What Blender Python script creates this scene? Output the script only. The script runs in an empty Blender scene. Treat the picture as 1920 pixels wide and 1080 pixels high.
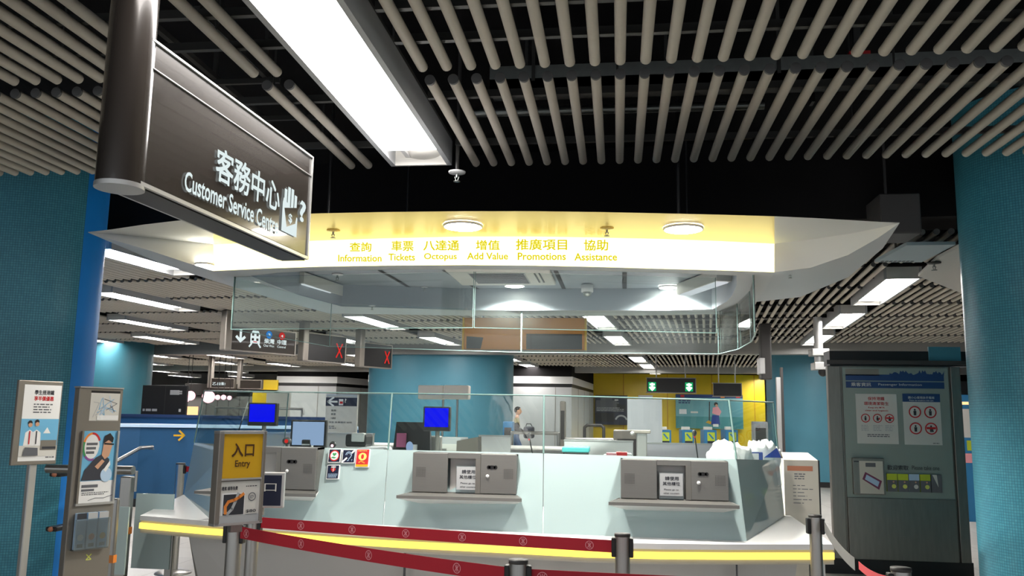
import bpy, bmesh, math, random
from mathutils import Matrix, Vector
random.seed(7)
S = bpy.context.scene
COL = S.collection
PI = math.pi

# ------------------------------------------------------------------ camera
FPX = 1600.0            # focal length in pixels of a 1920 wide frame
EYE = 1.45
def _n(v):
    return Vector(v).normalized()
_Y = _n((199, 245, FPX))
_Z = _n((175, -(FPX * FPX + 199 * 175) / 245.0, FPX))
_X = _Y.cross(_Z) * -1
if _X[0] < 0: _X = -_X
cam_d = bpy.data.cameras.new('camera')
cam = bpy.data.objects.new('camera', cam_d); COL.objects.link(cam)
cam_d.sensor_width = 36.0; cam_d.lens = 36.0 * FPX / 1920.0
cam_d.clip_start = 0.05; cam_d.clip_end = 200
right = Vector((_X[0], _Y[0], _Z[0])); down = Vector((_X[1], _Y[1], _Z[1])); fwd = Vector((_X[2], _Y[2], _Z[2]))
cam.matrix_world = Matrix(((right[0], -down[0], -fwd[0], 0), (right[1], -down[1], -fwd[1], 0), (right[2], -down[2], -fwd[2], EYE), (0, 0, 0, 1)))
S.camera = cam

# ------------------------------------------------------------------ world, exposure
S.view_settings.view_transform = 'Standard'; S.view_settings.look = 'None'
S.view_settings.gamma = 1; S.view_settings.use_curve_mapping = False
S.view_settings.exposure = 0.0
LAMP = 22.0              # radiance of the ceiling lamps
W = bpy.data.worlds.new('world'); S.world = W; W.use_nodes = True
W.node_tree.nodes['Background'].inputs[0].default_value = (0.9, 0.95, 1, 1)
W.node_tree.nodes['Background'].inputs[1].default_value = 1.0
S.cycles.max_bounces = 8
S.cycles.transparent_max_bounces = 24
S.cycles.caustics_reflective = False
S.cycles.caustics_refractive = False
S.cycles.sample_clamp_indirect = 4.0

def ray(px, py):
    c = Vector((px - 960, py - 540, FPX))
    return Vector((c.dot(_X), c.dot(_Y), c.dot(_Z)))
def at(px, py, z=None, y=None):
    r = ray(px, py)
    t = (z - EYE) / r[2] if z is not None else y / r[1]
    return Vector((r[0] * t, r[1] * t, EYE + r[2] * t))

# ------------------------------------------------------------------ materials
def lin(c):
    c = c / 255.0
    return c / 12.92 if c <= 0.04045 else ((c + 0.055) / 1.055) ** 2.4
def rgb(r, g, b): return (lin(r), lin(g), lin(b), 1)
MATS = {}
def mat(name, c, rough=0.5, metal=0.0, emit=None, es=0.0, noise=0.0, nscale=20, coat=0.0, bump=0.0, spec=0.5, stretch=None):
    if name in MATS: return MATS[name]
    m = bpy.data.materials.new(name); m.use_nodes = True
    nt = m.node_tree; b = nt.nodes['Principled BSDF']
    b.inputs['Base Color'].default_value = rgb(*c)
    b.inputs['Roughness'].default_value = rough
    b.inputs['Metallic'].default_value = metal
    b.inputs['Specular IOR Level'].default_value = spec
    if coat: b.inputs['Coat Weight'].default_value = coat
    if emit:
        b.inputs['Emission Color'].default_value = rgb(*emit); b.inputs['Emission Strength'].default_value = es
    if noise or bump:
        tc = nt.nodes.new('ShaderNodeTexCoord'); mp = nt.nodes.new('ShaderNodeMapping')
        if stretch: mp.inputs['Scale'].default_value = stretch
        nt.links.new(tc.outputs['Object'], mp.inputs['Vector'])
        n = nt.nodes.new('ShaderNodeTexNoise'); n.inputs['Scale'].default_value = nscale; n.inputs['Detail'].default_value = 4
        nt.links.new(mp.outputs['Vector'], n.inputs['Vector'])
        if noise:
            mx = nt.nodes.new('ShaderNodeMix'); mx.data_type = 'RGBA'
            base = rgb(*c)
            mx.inputs['A'].default_value = tuple(v * (1 - noise) for v in base[:3]) + (1,)
            mx.inputs['B'].default_value = tuple(min(1, v * (1 + noise)) for v in base[:3]) + (1,)
            nt.links.new(n.outputs['Fac'], mx.inputs['Factor']); nt.links.new(mx.outputs['Result'], b.inputs['Base Color'])
        if bump:
            bp = nt.nodes.new('ShaderNodeBump'); bp.inputs['Strength'].default_value = bump; bp.inputs['Distance'].default_value = 0.002
            nt.links.new(n.outputs['Fac'], bp.inputs['Height']); nt.links.new(bp.outputs['Normal'], b.inputs['Normal'])
    MATS[name] = m; return m
def tiles(name, c1, c2, grout, sx, sy, gap, rough, wallmap=None, spread=0.25, spec=0.5, offset=0.0):
    """grid of small tiles with per-tile variation (brick texture on object coordinates)"""
    m = bpy.data.materials.new(name); m.use_nodes = True
    nt = m.node_tree; b = nt.nodes['Principled BSDF']; b.inputs['Roughness'].default_value = rough
    b.inputs['Specular IOR Level'].default_value = spec
    tc = nt.nodes.new('ShaderNodeTexCoord')
    br = nt.nodes.new('ShaderNodeTexBrick'); br.offset = offset; br.squash = 1.0
    br.inputs['Color1'].default_value = rgb(*c1); br.inputs['Color2'].default_value = rgb(*c2); br.inputs['Mortar'].default_value = rgb(*grout)
    br.inputs['Scale'].default_value = 1.0; br.inputs['Mortar Size'].default_value = gap; br.inputs['Mortar Smooth'].default_value = 0.1
    br.inputs['Brick Width'].default_value = sx; br.inputs['Row Height'].default_value = sy; br.inputs['Bias'].default_value = -0.1
    nt.links.new(tc.outputs[wallmap or 'Object'], br.inputs['Vector'])
    nz = nt.nodes.new('ShaderNodeTexNoise'); nz.inputs['Scale'].default_value = 1.7; nz.inputs['Detail'].default_value = 5
    nt.links.new(tc.outputs['Object'], nz.inputs['Vector'])
    mx = nt.nodes.new('ShaderNodeMix'); mx.data_type = 'RGBA'; mx.blend_type = 'MULTIPLY'; mx.inputs['Factor'].default_value = spread
    nt.links.new(br.outputs['Color'], mx.inputs['A']); nt.links.new(nz.outputs['Fac'], mx.inputs['B'])
    nt.links.new(mx.outputs['Result'], b.inputs['Base Color'])
    bp = nt.nodes.new('ShaderNodeBump'); bp.inputs['Strength'].default_value = 0.3; bp.inputs['Distance'].default_value = 0.001; bp.invert = True
    nt.links.new(br.outputs['Fac'], bp.inputs['Height']); nt.links.new(bp.outputs['Normal'], b.inputs['Normal'])
    MATS[name] = m; return m
def glow(name, c, s):
    m = bpy.data.materials.new(name); m.use_nodes = True; nt = m.node_tree
    for n in list(nt.nodes): nt.nodes.remove(n)
    o = nt.nodes.new('ShaderNodeOutputMaterial'); e = nt.nodes.new('ShaderNodeEmission')
    e.inputs[0].default_value = rgb(*c); e.inputs[1].default_value = s
    nt.links.new(e.outputs[0], o.inputs[0]); MATS[name] = m; return m
def glass(name, tint=(225, 240, 238), ior=1.45, boost=1.0, haze=0.0):
    m = bpy.data.materials.new(name); m.use_nodes = True; nt = m.node_tree
    for n in list(nt.nodes): nt.nodes.remove(n)
    o = nt.nodes.new('ShaderNodeOutputMaterial'); t = nt.nodes.new('ShaderNodeBsdfTransparent'); g = nt.nodes.new('ShaderNodeBsdfGlossy')
    t.inputs[0].default_value = rgb(*tint); g.inputs['Roughness'].default_value = 0.01
    f = nt.nodes.new('ShaderNodeFresnel'); f.inputs[0].default_value = ior
    k = nt.nodes.new('ShaderNodeMath'); k.operation = 'MULTIPLY'; k.inputs[1].default_value = boost
    mx = nt.nodes.new('ShaderNodeMixShader')
    nt.links.new(f.outputs[0], k.inputs[0]); nt.links.new(k.outputs[0], mx.inputs[0])
    nt.links.new(t.outputs[0], mx.inputs[1]); nt.links.new(g.outputs[0], mx.inputs[2])
    last = mx
    if haze:
        d = nt.nodes.new('ShaderNodeBsdfDiffuse'); d.inputs[0].default_value = rgb(215, 225, 225)
        m2 = nt.nodes.new('ShaderNodeMixShader'); m2.inputs[0].default_value = haze
        nt.links.new(mx.outputs[0], m2.inputs[1]); nt.links.new(d.outputs[0], m2.inputs[2]); last = m2
    nt.links.new(last.outputs[0], o.inputs[0]); MATS[name] = m; return m

m_tube = mat('tube cream', (192, 185, 172), 0.55, noise=0.04)
m_cap = mat('tube cap grey', (92, 92, 92), 0.7)  # plastic end caps; shade of facing away from light put into the grey
m_void = mat('void black', (26, 25, 26), 0.9, spec=0.1)
m_rail = mat('rail grey', (52, 52, 50), 0.5, 0.3)
m_galv = mat('galvanised', (150, 155, 152), 0.35, 0.8, noise=0.2)
m_steel = mat('brushed steel', (172, 170, 166), 0.33, 0.9, noise=0.12, nscale=8, stretch=(60, 60, 1))
m_steelw = mat('window steel', (122, 121, 118), 0.45, 0.5, noise=0.1, nscale=8, stretch=(1, 1, 60))
m_steeld = mat('cabinet steel', (128, 126, 120), 0.4, 0.7, noise=0.2, nscale=4, stretch=(8, 8, 1))
m_alu = mat('aluminium', (196, 196, 194), 0.35, 0.6)
m_frame = mat('frame grey', (140, 134, 126), 0.4, 0.5)
m_black = mat('black', (16, 16, 18), 0.45)
m_dark = mat('dark grey', (58, 56, 55), 0.5)
m_white = mat('white', (238, 238, 238), 0.45)
m_offw = mat('off white', (214, 212, 206), 0.5)
m_greyp = mat('grey panel', (176, 178, 180), 0.5)
m_soffit = mat('canopy white', (222, 224, 226), 0.35)
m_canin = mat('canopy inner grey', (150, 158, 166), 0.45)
m_shelf = mat('white solid surface', (246, 246, 246), 0.25)
m_frost = mat('frosted pale glass', (172, 191, 192), 0.05)
m_edge = mat('glass edge', (112, 142, 138), 0.35)
m_body = mat('counter body grey', (196, 196, 196), 0.4)
m_olive = mat('olive grey', (112, 110, 96), 0.6)
m_red = mat('belt red', (176, 24, 44), 0.7)
m_pink = mat('pink print', (235, 160, 168), 0.6)
m_pinkred = mat('belt reverse red', (206, 70, 80), 0.7)
m_beltgrey = mat('belt grey', (118, 118, 118), 0.7)
m_yel = mat('sign yellow', (208, 162, 28), 0.4)
m_yelwall = mat('yellow panel', (236, 200, 16), 0.35, noise=0.03)
m_brown = mat('brown print', (74, 44, 10), 0.5)
m_navy = mat('navy', (18, 26, 52), 0.4)
m_navyl = mat('navy light', (30, 60, 110), 0.4)
m_print = mat('print grey', (96, 98, 104), 0.6)
m_printd = mat('print dark', (44, 46, 54), 0.6)
m_redp = mat('print red', (196, 34, 38), 0.5)
m_orange = mat('orange', (232, 140, 60), 0.5)
m_green = mat('green', (60, 150, 90), 0.5)
m_purple = mat('purple', (140, 80, 150), 0.5)
m_sky = mat('poster sky', (116, 184, 222), 0.35)
m_skin = mat('skin', (206, 158, 128), 0.55)
m_hair = mat('hair', (24, 20, 20), 0.6)
m_suit = mat('suit', (52, 54, 64), 0.6)
m_pblue = mat('pale blue', (180, 206, 232), 0.5)
m_lime = mat('lime', (190, 206, 50), 0.5)
m_limed = mat('lime pale', (220, 226, 110), 0.5)
m_bluep = mat('panel blue', (24, 84, 140), 0.5, noise=0.06)
m_bluedk = mat('parapet blue', (16, 72, 112), 0.6, noise=0.06)
m_blueg = mat('glossy blue', (20, 135, 225), 0.45)
m_bluem = mat('machine blue', (40, 120, 170), 0.4)
m_teal = mat('hoarding teal', (110, 168, 176), 0.4)
m_greywall = mat('grey wall panel', (178, 180, 180), 0.35)
m_bandw = mat('white band', (216, 216, 214), 0.4)
m_copper = mat('copper band', (186, 120, 92), 0.5)
m_cream = mat('box cream', (206, 200, 188), 0.5)
m_pinkcloth = mat('purple cloth', (120, 60, 90), 0.8)
m_blueframe = mat('blue frame', (30, 60, 140), 0.4)
m_cloth = mat('white cloth', (244, 244, 244), 0.9, bump=0.4, nscale=30)
m_jeans = mat('jeans', (70, 92, 128), 0.8)
m_mosaic = tiles('mosaic column', (70, 150, 172), (82, 164, 184), (48, 112, 134), 0.02, 0.02, 0.0016, 0.35, 'UV', 0.35)
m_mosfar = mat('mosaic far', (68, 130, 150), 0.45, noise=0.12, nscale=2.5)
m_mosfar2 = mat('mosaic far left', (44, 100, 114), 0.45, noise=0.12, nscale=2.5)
m_floor = tiles('floor tile', (176, 172, 164), (186, 182, 174), (120, 116, 110), 0.6, 0.6, 0.004, 0.35, None, 0.2)
m_glass = glass('clear glass', (246, 251, 250), 1.45, 0.8, 0.004)
m_glasss = glass('side glass', (246, 251, 250), 1.12, 0.25, 0.004)
m_glassh = glass('hanging glass', (248, 252, 251), 1.45, 0.9, 0.005)
m_acryl = glass('acrylic', (232, 238, 240), 1.4, 1.0, 0.12)
g_lamp = glow('lamp light', (255, 250, 246), LAMP)
g_rear = glow('rear lamp light', (255, 250, 246), LAMP * 2.0)
g_down = glow('downlight', (255, 250, 235), 45.0)
g_dim = glow('dim tube', (235, 240, 245), 0.75)
g_strip = glow('counter strip', (255, 216, 88), 2.2)
g_stripw = glow('counter strip joint', (255, 244, 190), 2.2)
g_fascia = glow('lightbox', (255, 240, 160), 3.2)
g_fastext = glow('lightbox lettering', (232, 214, 20), 0.9)
g_signw = glow('sign lettering', (226, 240, 240), 1.0)
g_scrn = glow('blue screen', (0, 12, 255), 1.0)
g_scrw = glow('monitor screen', (170, 196, 236), 0.75)
g_redx = glow('red led', (225, 50, 45), 0.9)
g_green = glow('green led', (30, 200, 120), 0.7)
g_greenw = glow('green led core', (230, 255, 240), 1.6)
g_pink = glow('shop light', (255, 175, 190), 4.0)
g_warm = glow('warm shop light', (255, 200, 140), 1.6)
g_blue3 = glow('blue badge', (50, 130, 210), 0.9)
g_red4 = glow('red badge', (210, 50, 48), 0.9)
m_yelcan = mat('canopy yellow', (255, 224, 130), 0.3)
m_amber = mat('amber panel', (196, 122, 8), 0.5)
m_signdk = mat('sign dark face', (52, 47, 43), 0.22, 0.2, coat=0.3)

# ------------------------------------------------------------------ mesh builder
_txt = {}
def text_geo(s, bold=0.0):
    k = (s, bold)
    if k not in _txt:
        c = bpy.data.curves.new('t', 'FONT'); c.body = s; c.size = 1; c.offset = bold; c.resolution_u = 3
        o = bpy.data.objects.new('t', c); COL.objects.link(o)
        dg = bpy.context.evaluated_depsgraph_get(); dg.update()
        me = bpy.data.meshes.new_from_object(o.evaluated_get(dg))
        vs = [tuple(v.co) for v in me.vertices]; fs = [tuple(p.vertices) for p in me.polygons]
        bpy.data.objects.remove(o); bpy.data.curves.remove(c); bpy.data.meshes.remove(me)
        _txt[k] = (vs, fs)
    return _txt[k]

class MB:
    def __init__(self): self.v = []; self.f = []; self.fm = []; self.mats = []; self.sm = []; self.uv = {}
    def mi(self, m):
        if m not in self.mats: self.mats.append(m)
        return self.mats.index(m)
    def add(self, vs, fs, m, smooth=False):
        o = len(self.v); self.v += [tuple(p) for p in vs]; i = self.mi(m)
        for f in fs:
            self.f.append(tuple(o + k for k in f)); self.fm.append(i); self.sm.append(smooth)
        return self
    def box(self, x0, x1, y0, y1, z0, z1, m, bev=0.0):
        if bev <= 0:
            vs = [(x, y, z) for z in (z0, z1) for y in (y0, y1) for x in (x0, x1)]
            return self.add(vs, [(0, 2, 3, 1), (4, 5, 7, 6), (0, 1, 5, 4), (2, 6, 7, 3), (0, 4, 6, 2), (1, 3, 7, 5)], m)
        b = min(bev, abs(x1 - x0) / 2.01, abs(y1 - y0) / 2.01, abs(z1 - z0) / 2.01)
        bm = bmesh.new(); bmesh.ops.create_cube(bm, size=1)
        for v in bm.verts:
            v.co = ((x0 + x1) / 2 + v.co[0] * (x1 - x0), (y0 + y1) / 2 + v.co[1] * (y1 - y0), (z0 + z1) / 2 + v.co[2] * (z1 - z0))
        bmesh.ops.bevel(bm, geom=bm.edges[:], offset=b, segments=2, affect='EDGES', profile=0.5)
        bm.verts.index_update()
        self.add([v.co for v in bm.verts], [[v.index for v in f.verts] for f in bm.faces], m); bm.free(); return self
    def prism(self, pts, z0, z1, m, side=None, top=None, bot=None):
        """pts in XY, extruded in Z"""
        n = len(pts)
        vs = [(p[0], p[1], z0) for p in pts] + [(p[0], p[1], z1) for p in pts]
        self.add(vs, [(i, (i + 1) % n, n + (i + 1) % n, n + i) for i in range(n)], side or m)
        self.add([(p[0], p[1], z1) for p in pts], [tuple(range(n))], top or m)
        self.add([(p[0], p[1], z0) for p in pts], [tuple(reversed(range(n)))], bot or m); return self
    def tube(self, a, b, r, m, n=12, r2=None, capa=None, capb=None, smooth=True):
        a = Vector(a); b = Vector(b); d = (b - a).normalized(); r2 = r if r2 is None else r2
        u = d.cross(Vector((0, 0, 1)))
        if u.length < 1e-4: u = Vector((1, 0, 0))
        u.normalize(); w = d.cross(u)
        ring = [(math.cos(2 * PI * i / n), math.sin(2 * PI * i / n)) for i in range(n)]
        A = [a + (u * c + w * s) * r for c, s in ring]; B = [b + (u * c + w * s) * r2 for c, s in ring]
        self.add(A + B, [(i, (i + 1) % n, n + (i + 1) % n, n + i) for i in range(n)], m, smooth)
        self.add(A, [tuple(reversed(range(n)))], capa or m); self.add(B, [tuple(range(n))], capb or m); return self
    def path(self, pts, r, m, n=10):
        for i in range(len(pts) - 1):
            self.tube(pts[i], pts[i + 1], r, m, n)
            if i: self.ball(pts[i], r, m, 8, 6)
        return self
    def ball(self, c, r, m, n=16, k=10, sc=(1, 1, 1), half=False):
        vs = []; fs = []; c = Vector(c)
        for j in range(k + 1):
            t = (PI / 2 if half else PI) * j / k
            for i in range(n):
                p = 2 * PI * i / n
                vs.append((c[0] + r * sc[0] * math.sin(t) * math.cos(p), c[1] + r * sc[1] * math.sin(t) * math.sin(p), c[2] - r * sc[2] * math.cos(t)))
        for j in range(k):
            for i in range(n): fs.append((j * n + i, j * n + (i + 1) % n, (j + 1) * n + (i + 1) % n, (j + 1) * n + i))
        return self.add(vs, fs, m, True)
    def lathe(self, prof, c, m, n=24):
        """prof: (r, z) list around the vertical axis through c"""
        vs = []; fs = []
        for r, z in prof:
            for i in range(n): vs.append((c[0] + r * math.cos(2 * PI * i / n), c[1] + r * math.sin(2 * PI * i / n), c[2] + z))
        for j in range(len(prof) - 1):
            for i in range(n): fs.append((j * n + i, j * n + (i + 1) % n, (j + 1) * n + (i + 1) % n, (j + 1) * n + i))
        return self.add(vs, fs, m, True)
    # flat graphics on a panel that stands in the local XZ plane, facing -y
    def poly(self, pts, m, y=-0.002):
        return self.add([(p[0], y, p[1]) for p in pts], [tuple(range(len(pts)))], m)
    def rect(self, x0, z0, x1, z1, m, y=-0.002): return self.poly([(x0, z0), (x1, z0), (x1, z1), (x0, z1)], m, y)
    def disc(self, x, z, r, m, y=-0.002, n=24, rz=None):
        rz = rz or r
        return self.poly([(x + r * math.cos(2 * PI * i / n), z + rz * math.sin(2 * PI * i / n)) for i in range(n)], m, y)
    def ring(self, x, z, r, w, m, y=-0.002, a0=0, a1=2 * PI, n=28, rz=None):
        rz = rz or r; k = (rz - w) / rz
        vs = []; fs = []
        for i in range(n + 1):
            a = a0 + (a1 - a0) * i / n
            vs += [(x + r * math.cos(a), y, z + rz * math.sin(a)), (x + (r - w) * math.cos(a), y, z + rz * k * math.sin(a))]
        for i in range(n): fs.append((2 * i, 2 * i + 2, 2 * i + 3, 2 * i + 1))
        return self.add(vs, fs, m)
    def line(self, pts, w, m, y=-0.002):
        for (x0, z0), (x1, z1) in zip(pts, pts[1:]):
            dx, dz = x1 - x0, z1 - z0; L = math.hypot(dx, dz) or 1; nx, nz = -dz / L * w / 2, dx / L * w / 2
            ex, ez = dx / L * w / 3, dz / L * w / 3
            self.poly([(x0 + nx - ex, z0 + nz - ez), (x0 - nx - ex, z0 - nz - ez), (x1 - nx + ex, z1 - nz + ez), (x1 + nx + ex, z1 + nz + ez)], m, y)
        return self
    def text(self, s, x0, z0, x1, z1, m, y=-0.003, bold=0.01, keep=False):
        cjk = any(ord(ch) > 0x2e80 for ch in s)
        vs, fs = text_geo(s, 0.0 if cjk else bold)
        if not vs: return self
        if cjk and bold > 0:      # heavier strokes from slightly shifted copies
            e = bold * (z1 - z0) * 0.9
            for k, (ex, ez) in enumerate(((-e, -e), (e, -e), (-e, e), (e, e))): self.text(s, x0 + ex, z0 + ez, x1 + ex, z1 + ez, m, y + 0.0001 * (k + 1), 0.0)
        ax = min(v[0] for v in vs); bx = max(v[0] for v in vs); az = min(v[1] for v in vs); bz = max(v[1] for v in vs)
        sx = (x1 - x0) / (bx - ax); sz = (z1 - z0) / (bz - az)
        if keep: sx = sz = min(sx, sz)
        return self.add([(x0 + (v[0] - ax) * sx, y, z0 + (v[1] - az) * sz) for v in vs], fs, m)
    def lines(self, x0, z0, x1, z1, n, m, y=-0.002, fill=0.45, rag=0.3):
        """rows of unreadably small print"""
        h = (z1 - z0) / n
        for i in range(n):
            zz = z1 - (i + 1) * h; x = x0; end = x1 - random.random() * rag * (x1 - x0)
            while x < end:
                w = h * random.uniform(0.6, 2.4); self.rect(x, zz + h * (0.5 - fill / 2), min(end, x + w), zz + h * (0.5 + fill / 2), m, y); x += w + h * 0.35
        return self
    def xf(self, M, start=0):
        for i in range(start, len(self.v)): self.v[i] = tuple(M @ Vector(self.v[i]))
        return self
    def sb(self, nm): return sbuild(self, nm)
    def build(self, name, parent=None, world=False, uvf=None):
        vs = self.v
        if parent is not None and world:
            inv = parent.matrix_basis.inverted()
            vs = [inv @ Vector(p) for p in vs]
        me = bpy.data.meshes.new(name)
        me.from_pydata([tuple(p) for p in vs], [], self.f)
        for m in self.mats: me.materials.append(m)
        for p, i, s in zip(me.polygons, self.fm, self.sm): p.material_index = i; p.use_smooth = s
        if uvf:
            ul = me.uv_layers.new(name='UV')
            for lp in me.loops: ul.data[lp.index].uv = uvf(me.vertices[lp.vertex_index].co)
        me.update()
        o = bpy.data.objects.new(name, me); COL.objects.link(o)
        if parent is not None: o.parent = parent
        return o

def thing(name, label, cat, loc=(0, 0, 0), rz=0, group=None):
    o = bpy.data.objects.new(name, None); COL.objects.link(o); o.empty_display_size = 0.1
    o.matrix_basis = Matrix.Translation(Vector(loc)) @ Matrix.Rotation(rz, 4, 'Z')
    o['label'] = label; o['category'] = cat
    if group: o['group'] = group
    return o
def tag(o, label, cat, group=None, kind=None):
    o['label'] = label; o['category'] = cat
    if group: o['group'] = group
    if kind: o['kind'] = kind
    return o
def struct(o): o['kind'] = 'structure'; return o
def solo(mb, name, label, cat, group=None, loc=None, kind=None):
    """a thing that is one mesh, given in world coordinates; origin put at its base"""
    if loc is None:
        xs = [p[0] for p in mb.v]; ys = [p[1] for p in mb.v]; zs = [p[2] for p in mb.v]
        loc = ((min(xs) + max(xs)) / 2, (min(ys) + max(ys)) / 2, min(zs))
    mb.v = [(p[0] - loc[0], p[1] - loc[1], p[2] - loc[2]) for p in mb.v]
    o = mb.build(name); o.location = loc
    return tag(o, label, cat, group, kind)
def copy_tree(o, parent=None):
    c = o.copy(); COL.objects.link(c)
    if parent is not None: c.parent = parent
    for ch in list(o.children): copy_tree(ch, c)
    return c
def panel(pxl, pxr, pyt, pyb, yl, yr=None):
    """frame of an upright panel: base-left corner, width, height, turn about Z"""
    yr = yl if yr is None else yr
    o = at(pxl, pyb, y=yl); r = at(pxr, pyb, y=yr); t = at(pxl, pyt, y=yl)
    return o, math.hypot(r[0] - o[0], r[1] - o[1]), t[2] - o[2], math.atan2(r[1] - o[1], r[0] - o[0])
PHI = math.radians(5.7)     # the hall beyond the desk is turned this much clockwise
def hall(v, u, z=0.0): return Vector((v * math.cos(PHI) + u * math.sin(PHI), -v * math.sin(PHI) + u * math.cos(PHI), z))

# ================================================================== THE SETTING
def slab(name, x0, x1, y0, y1, z0, z1, m): return struct(MB().box(x0, x1, y0, y1, z0, z1, m).build(name))
slab('floor', -34, 20, -4, 52, -0.1, 0, m_floor)
slab('ceiling', -34, 20, -4, 52, 3.9, 4.0, m_void)
slab('wall_left', -34.1, -34, -4, 52, 0, 3.9, m_bandw)
slab('wall_right', 20, 20.1, -4, 52, 0, 3.9, m_bandw)
slab('wall_back', -34, 20, 52, 52.1, 0, 3.9, m_bandw)
def hbox(mb, v0, v1, u0, u1, z0, z1, m):
    s = len(mb.v); mb.box(v0, v1, u0, u1, z0, z1, m)
    return mb.xf(Matrix.Rotation(-PHI, 4, 'Z'), s)
struct(hbox(MB(), -22, 9, 7.55, 7.65, 3.16, 3.9, m_void).build('trim_1'))          # black baffle where the rear tube ceiling starts
m_bulk = mat('bulkhead grey', (150, 150, 146), 0.5)
struct(hbox(MB(), -30, 12, 19.45, 19.75, 2.9, 3.9, m_bulk).build('trim_2'))
struct(hbox(MB(), -30, 12, 28.0, 28.3, 2.93, 3.9, m_bulk).build('trim_3'))
# grey wall block with black and white bands behind the middle column
def banded(mb, a, b, th=0.3):
    a = Vector(a); b = Vector(b); d = (b - a).normalized(); n = Vector((-d[1], d[0])) * th
    for z0, z1, m in ((0, 0.35, m_black), (0.35, 2.42, m_greywall), (2.42, 2.53, m_black), (2.53, 2.76, m_bandw), (2.76, 3.2, m_void)):
        k = 0.03 if m is m_bandw else 0
        mb.prism([(a[0] + n[0] * k * -3, a[1] - k), (b[0], b[1] - k), (b[0] + n[0], b[1] + n[1]), (a[0] + n[0], a[1] + n[1])], z0, z1, m)
    L = (b - a).length; i = 1
    while i * 1.55 < L:
        p = a + d * (i * 1.55); mb.box(p[0] - 0.008, p[0] + 0.008, p[1] - 0.012, p[1] + 0.05, 0.35, 2.42, m_frame); i += 1
    return mb
cnr = at(1072, 700, y=27.6)
w1 = MB(); banded(w1, (-8.2, 27.6), (cnr[0], 27.6)); banded(w1, (cnr[0], 27.6), (-0.95, 33.5)); struct(w1.build('wall_middle'))
e1 = at(520, 700, y=29.5); e2 = at(632, 700, y=29.5)
w2 = MB(); banded(w2, (e1[0], 29.5), (e2[0], 29.5)); banded(w2, (e2[0], 29.5), (-8.9, 33)); struct(w2.build('wall_grey'))
# yellow wall at the end
yw = MB(); yw.box(-1.6, 5.6, 34, 34.3, 0, 3.2, m_yelwall)
for x in (0.2, 1.9, 3.6, 5.2): yw.box(x, x + 0.02, 33.985, 34.02, 0, 3.2, m_amber)
struct(yw.build('wall_yellow'))
# blue stair parapet on the left, with its ledge
bp = MB()
A = at(150, 960, z=0); B = at(380, 914, z=0)
dv = (B - A).normalized(); nv = Vector((-dv[1], dv[0], 0))
Bf = Vector((-8.05, 16.2, 0))
pts = [(-7.2, 11.6), (-7.9, 14.6), (-2.2, 16.6), (-2.2, 16.9), (-8.2, 14.9), (-7.5, 11.5)]
MATW = m_bluedk
bp.prism([(-9.6, 10.4), (-7.35, 12.6), (-4.2, 13.7), (-4.3, 13.95), (-7.5, 12.85), (-9.8, 10.6)], 0.12, 1.2, m_bluedk)
bp.prism([(-9.6, 10.38), (-7.35, 12.57), (-4.2, 13.67), (-4.3, 13.97), (-7.5, 12.88), (-9.8, 10.63)], 1.2, 1.25, m_pblue)
bp.prism([(-9.6, 10.35), (-7.33, 12.55), (-4.2, 13.65), (-4.3, 13.97), (-7.5, 12.88), (-9.8, 10.63)], 0, 0.12, m_black)
# yellow arrow painted on it
ax = at(348, 819, y=12.95)
s0 = len(bp.v); bp.line([(-0.075, 0), (0.07, 0)], 0.028, m_yel, -0.004); bp.line([(0.0, 0.07), (0.072, 0), (0.0, -0.07)], 0.028, m_yel, -0.004)
bp.xf(Matrix.Translation((ax[0], 12.57 + 0.349 * (ax[0] + 7.35) - 0.02, 1.08)) @ Matrix.Rotation(math.atan2(1.1, 3.15), 4, 'Z'), s0)
struct(bp.build('wall_stair'))
bq = MB(); bq.box(-13, -5.9, 17.2, 17.4, 0, 1.32, m_bluep); bq.box(-13, -5.9, 17.15, 17.45, 1.32, 1.38, m_navyl)
struct(bq.build('wall_low'))

# ------------------------------------------------------------------ ceiling tubes
LAMPS = [(2.17, 29.2, 31.2, ''), (-1.76, 29.2, 31.2, ''), (2.17, 32.4, 34.2, ''), (2.17, 10.15, 12.45, 'lane'), (2.15, 13.4, 15.65, ''), (2.17, 16.8, 19.0, ''), (2.17, 22.6, 24.7, ''), (2.17, 25.7, 27.7, ''),  # first three are added lamps, meant to brighten the yellow end wall
         (-1.73, 10.15, 12.3, ''), (-1.73, 13.4, 15.5, ''), (-1.78, 16.8, 18.9, ''), (-1.8, 22.6, 24.75, ''), (-1.76, 25.6, 27.8, ''),
         (-5.68, 9.9, 12.2, ''), (-5.68, 13.1, 15.25, ''), (-5.63, 16.8, 18.8, ''), (-5.4, 22.6, 24.4, ''), (-5.47, 25.8, 27.8, ''),
         (-5.99, 7.3, 8.95, ''), (-8.13, 10.1, 12.2, ''), (-10.28, 13.25, 15.2, ''), (-12.05, 16.3, 18.3, ''), (-13.9, 16.7, 18.05, ''),
         (-7.73, 16.9, 18.4, ''), (-15.8, 21.8, 23.2, ''), (-13.7, 21.6, 23.4, ''), (-9.4, 21.6, 23.4, ''), (-15.5, 24.8, 26.5, ''), (-18.7, 24.9, 26.8, ''),
         (-13.9, 25.6, 27.4, ''), (-11.4, 25.2, 27.2, ''), (-21.8, 26.0, 27.9, ''), (-15.55, 28.6, 30.2, ''), (-18.45, 29.9, 31.8, ''), (-21.8, 29.8, 32.1, ''), (-20.7, 34.6, 36.3, ''), (-23.6, 34.4, 36.5, ''), (-16.5, 33.5, 35.5, ''), (-13.2, 31.2, 33.0, '')]
ZT = 3.126; TR = 0.026
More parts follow.
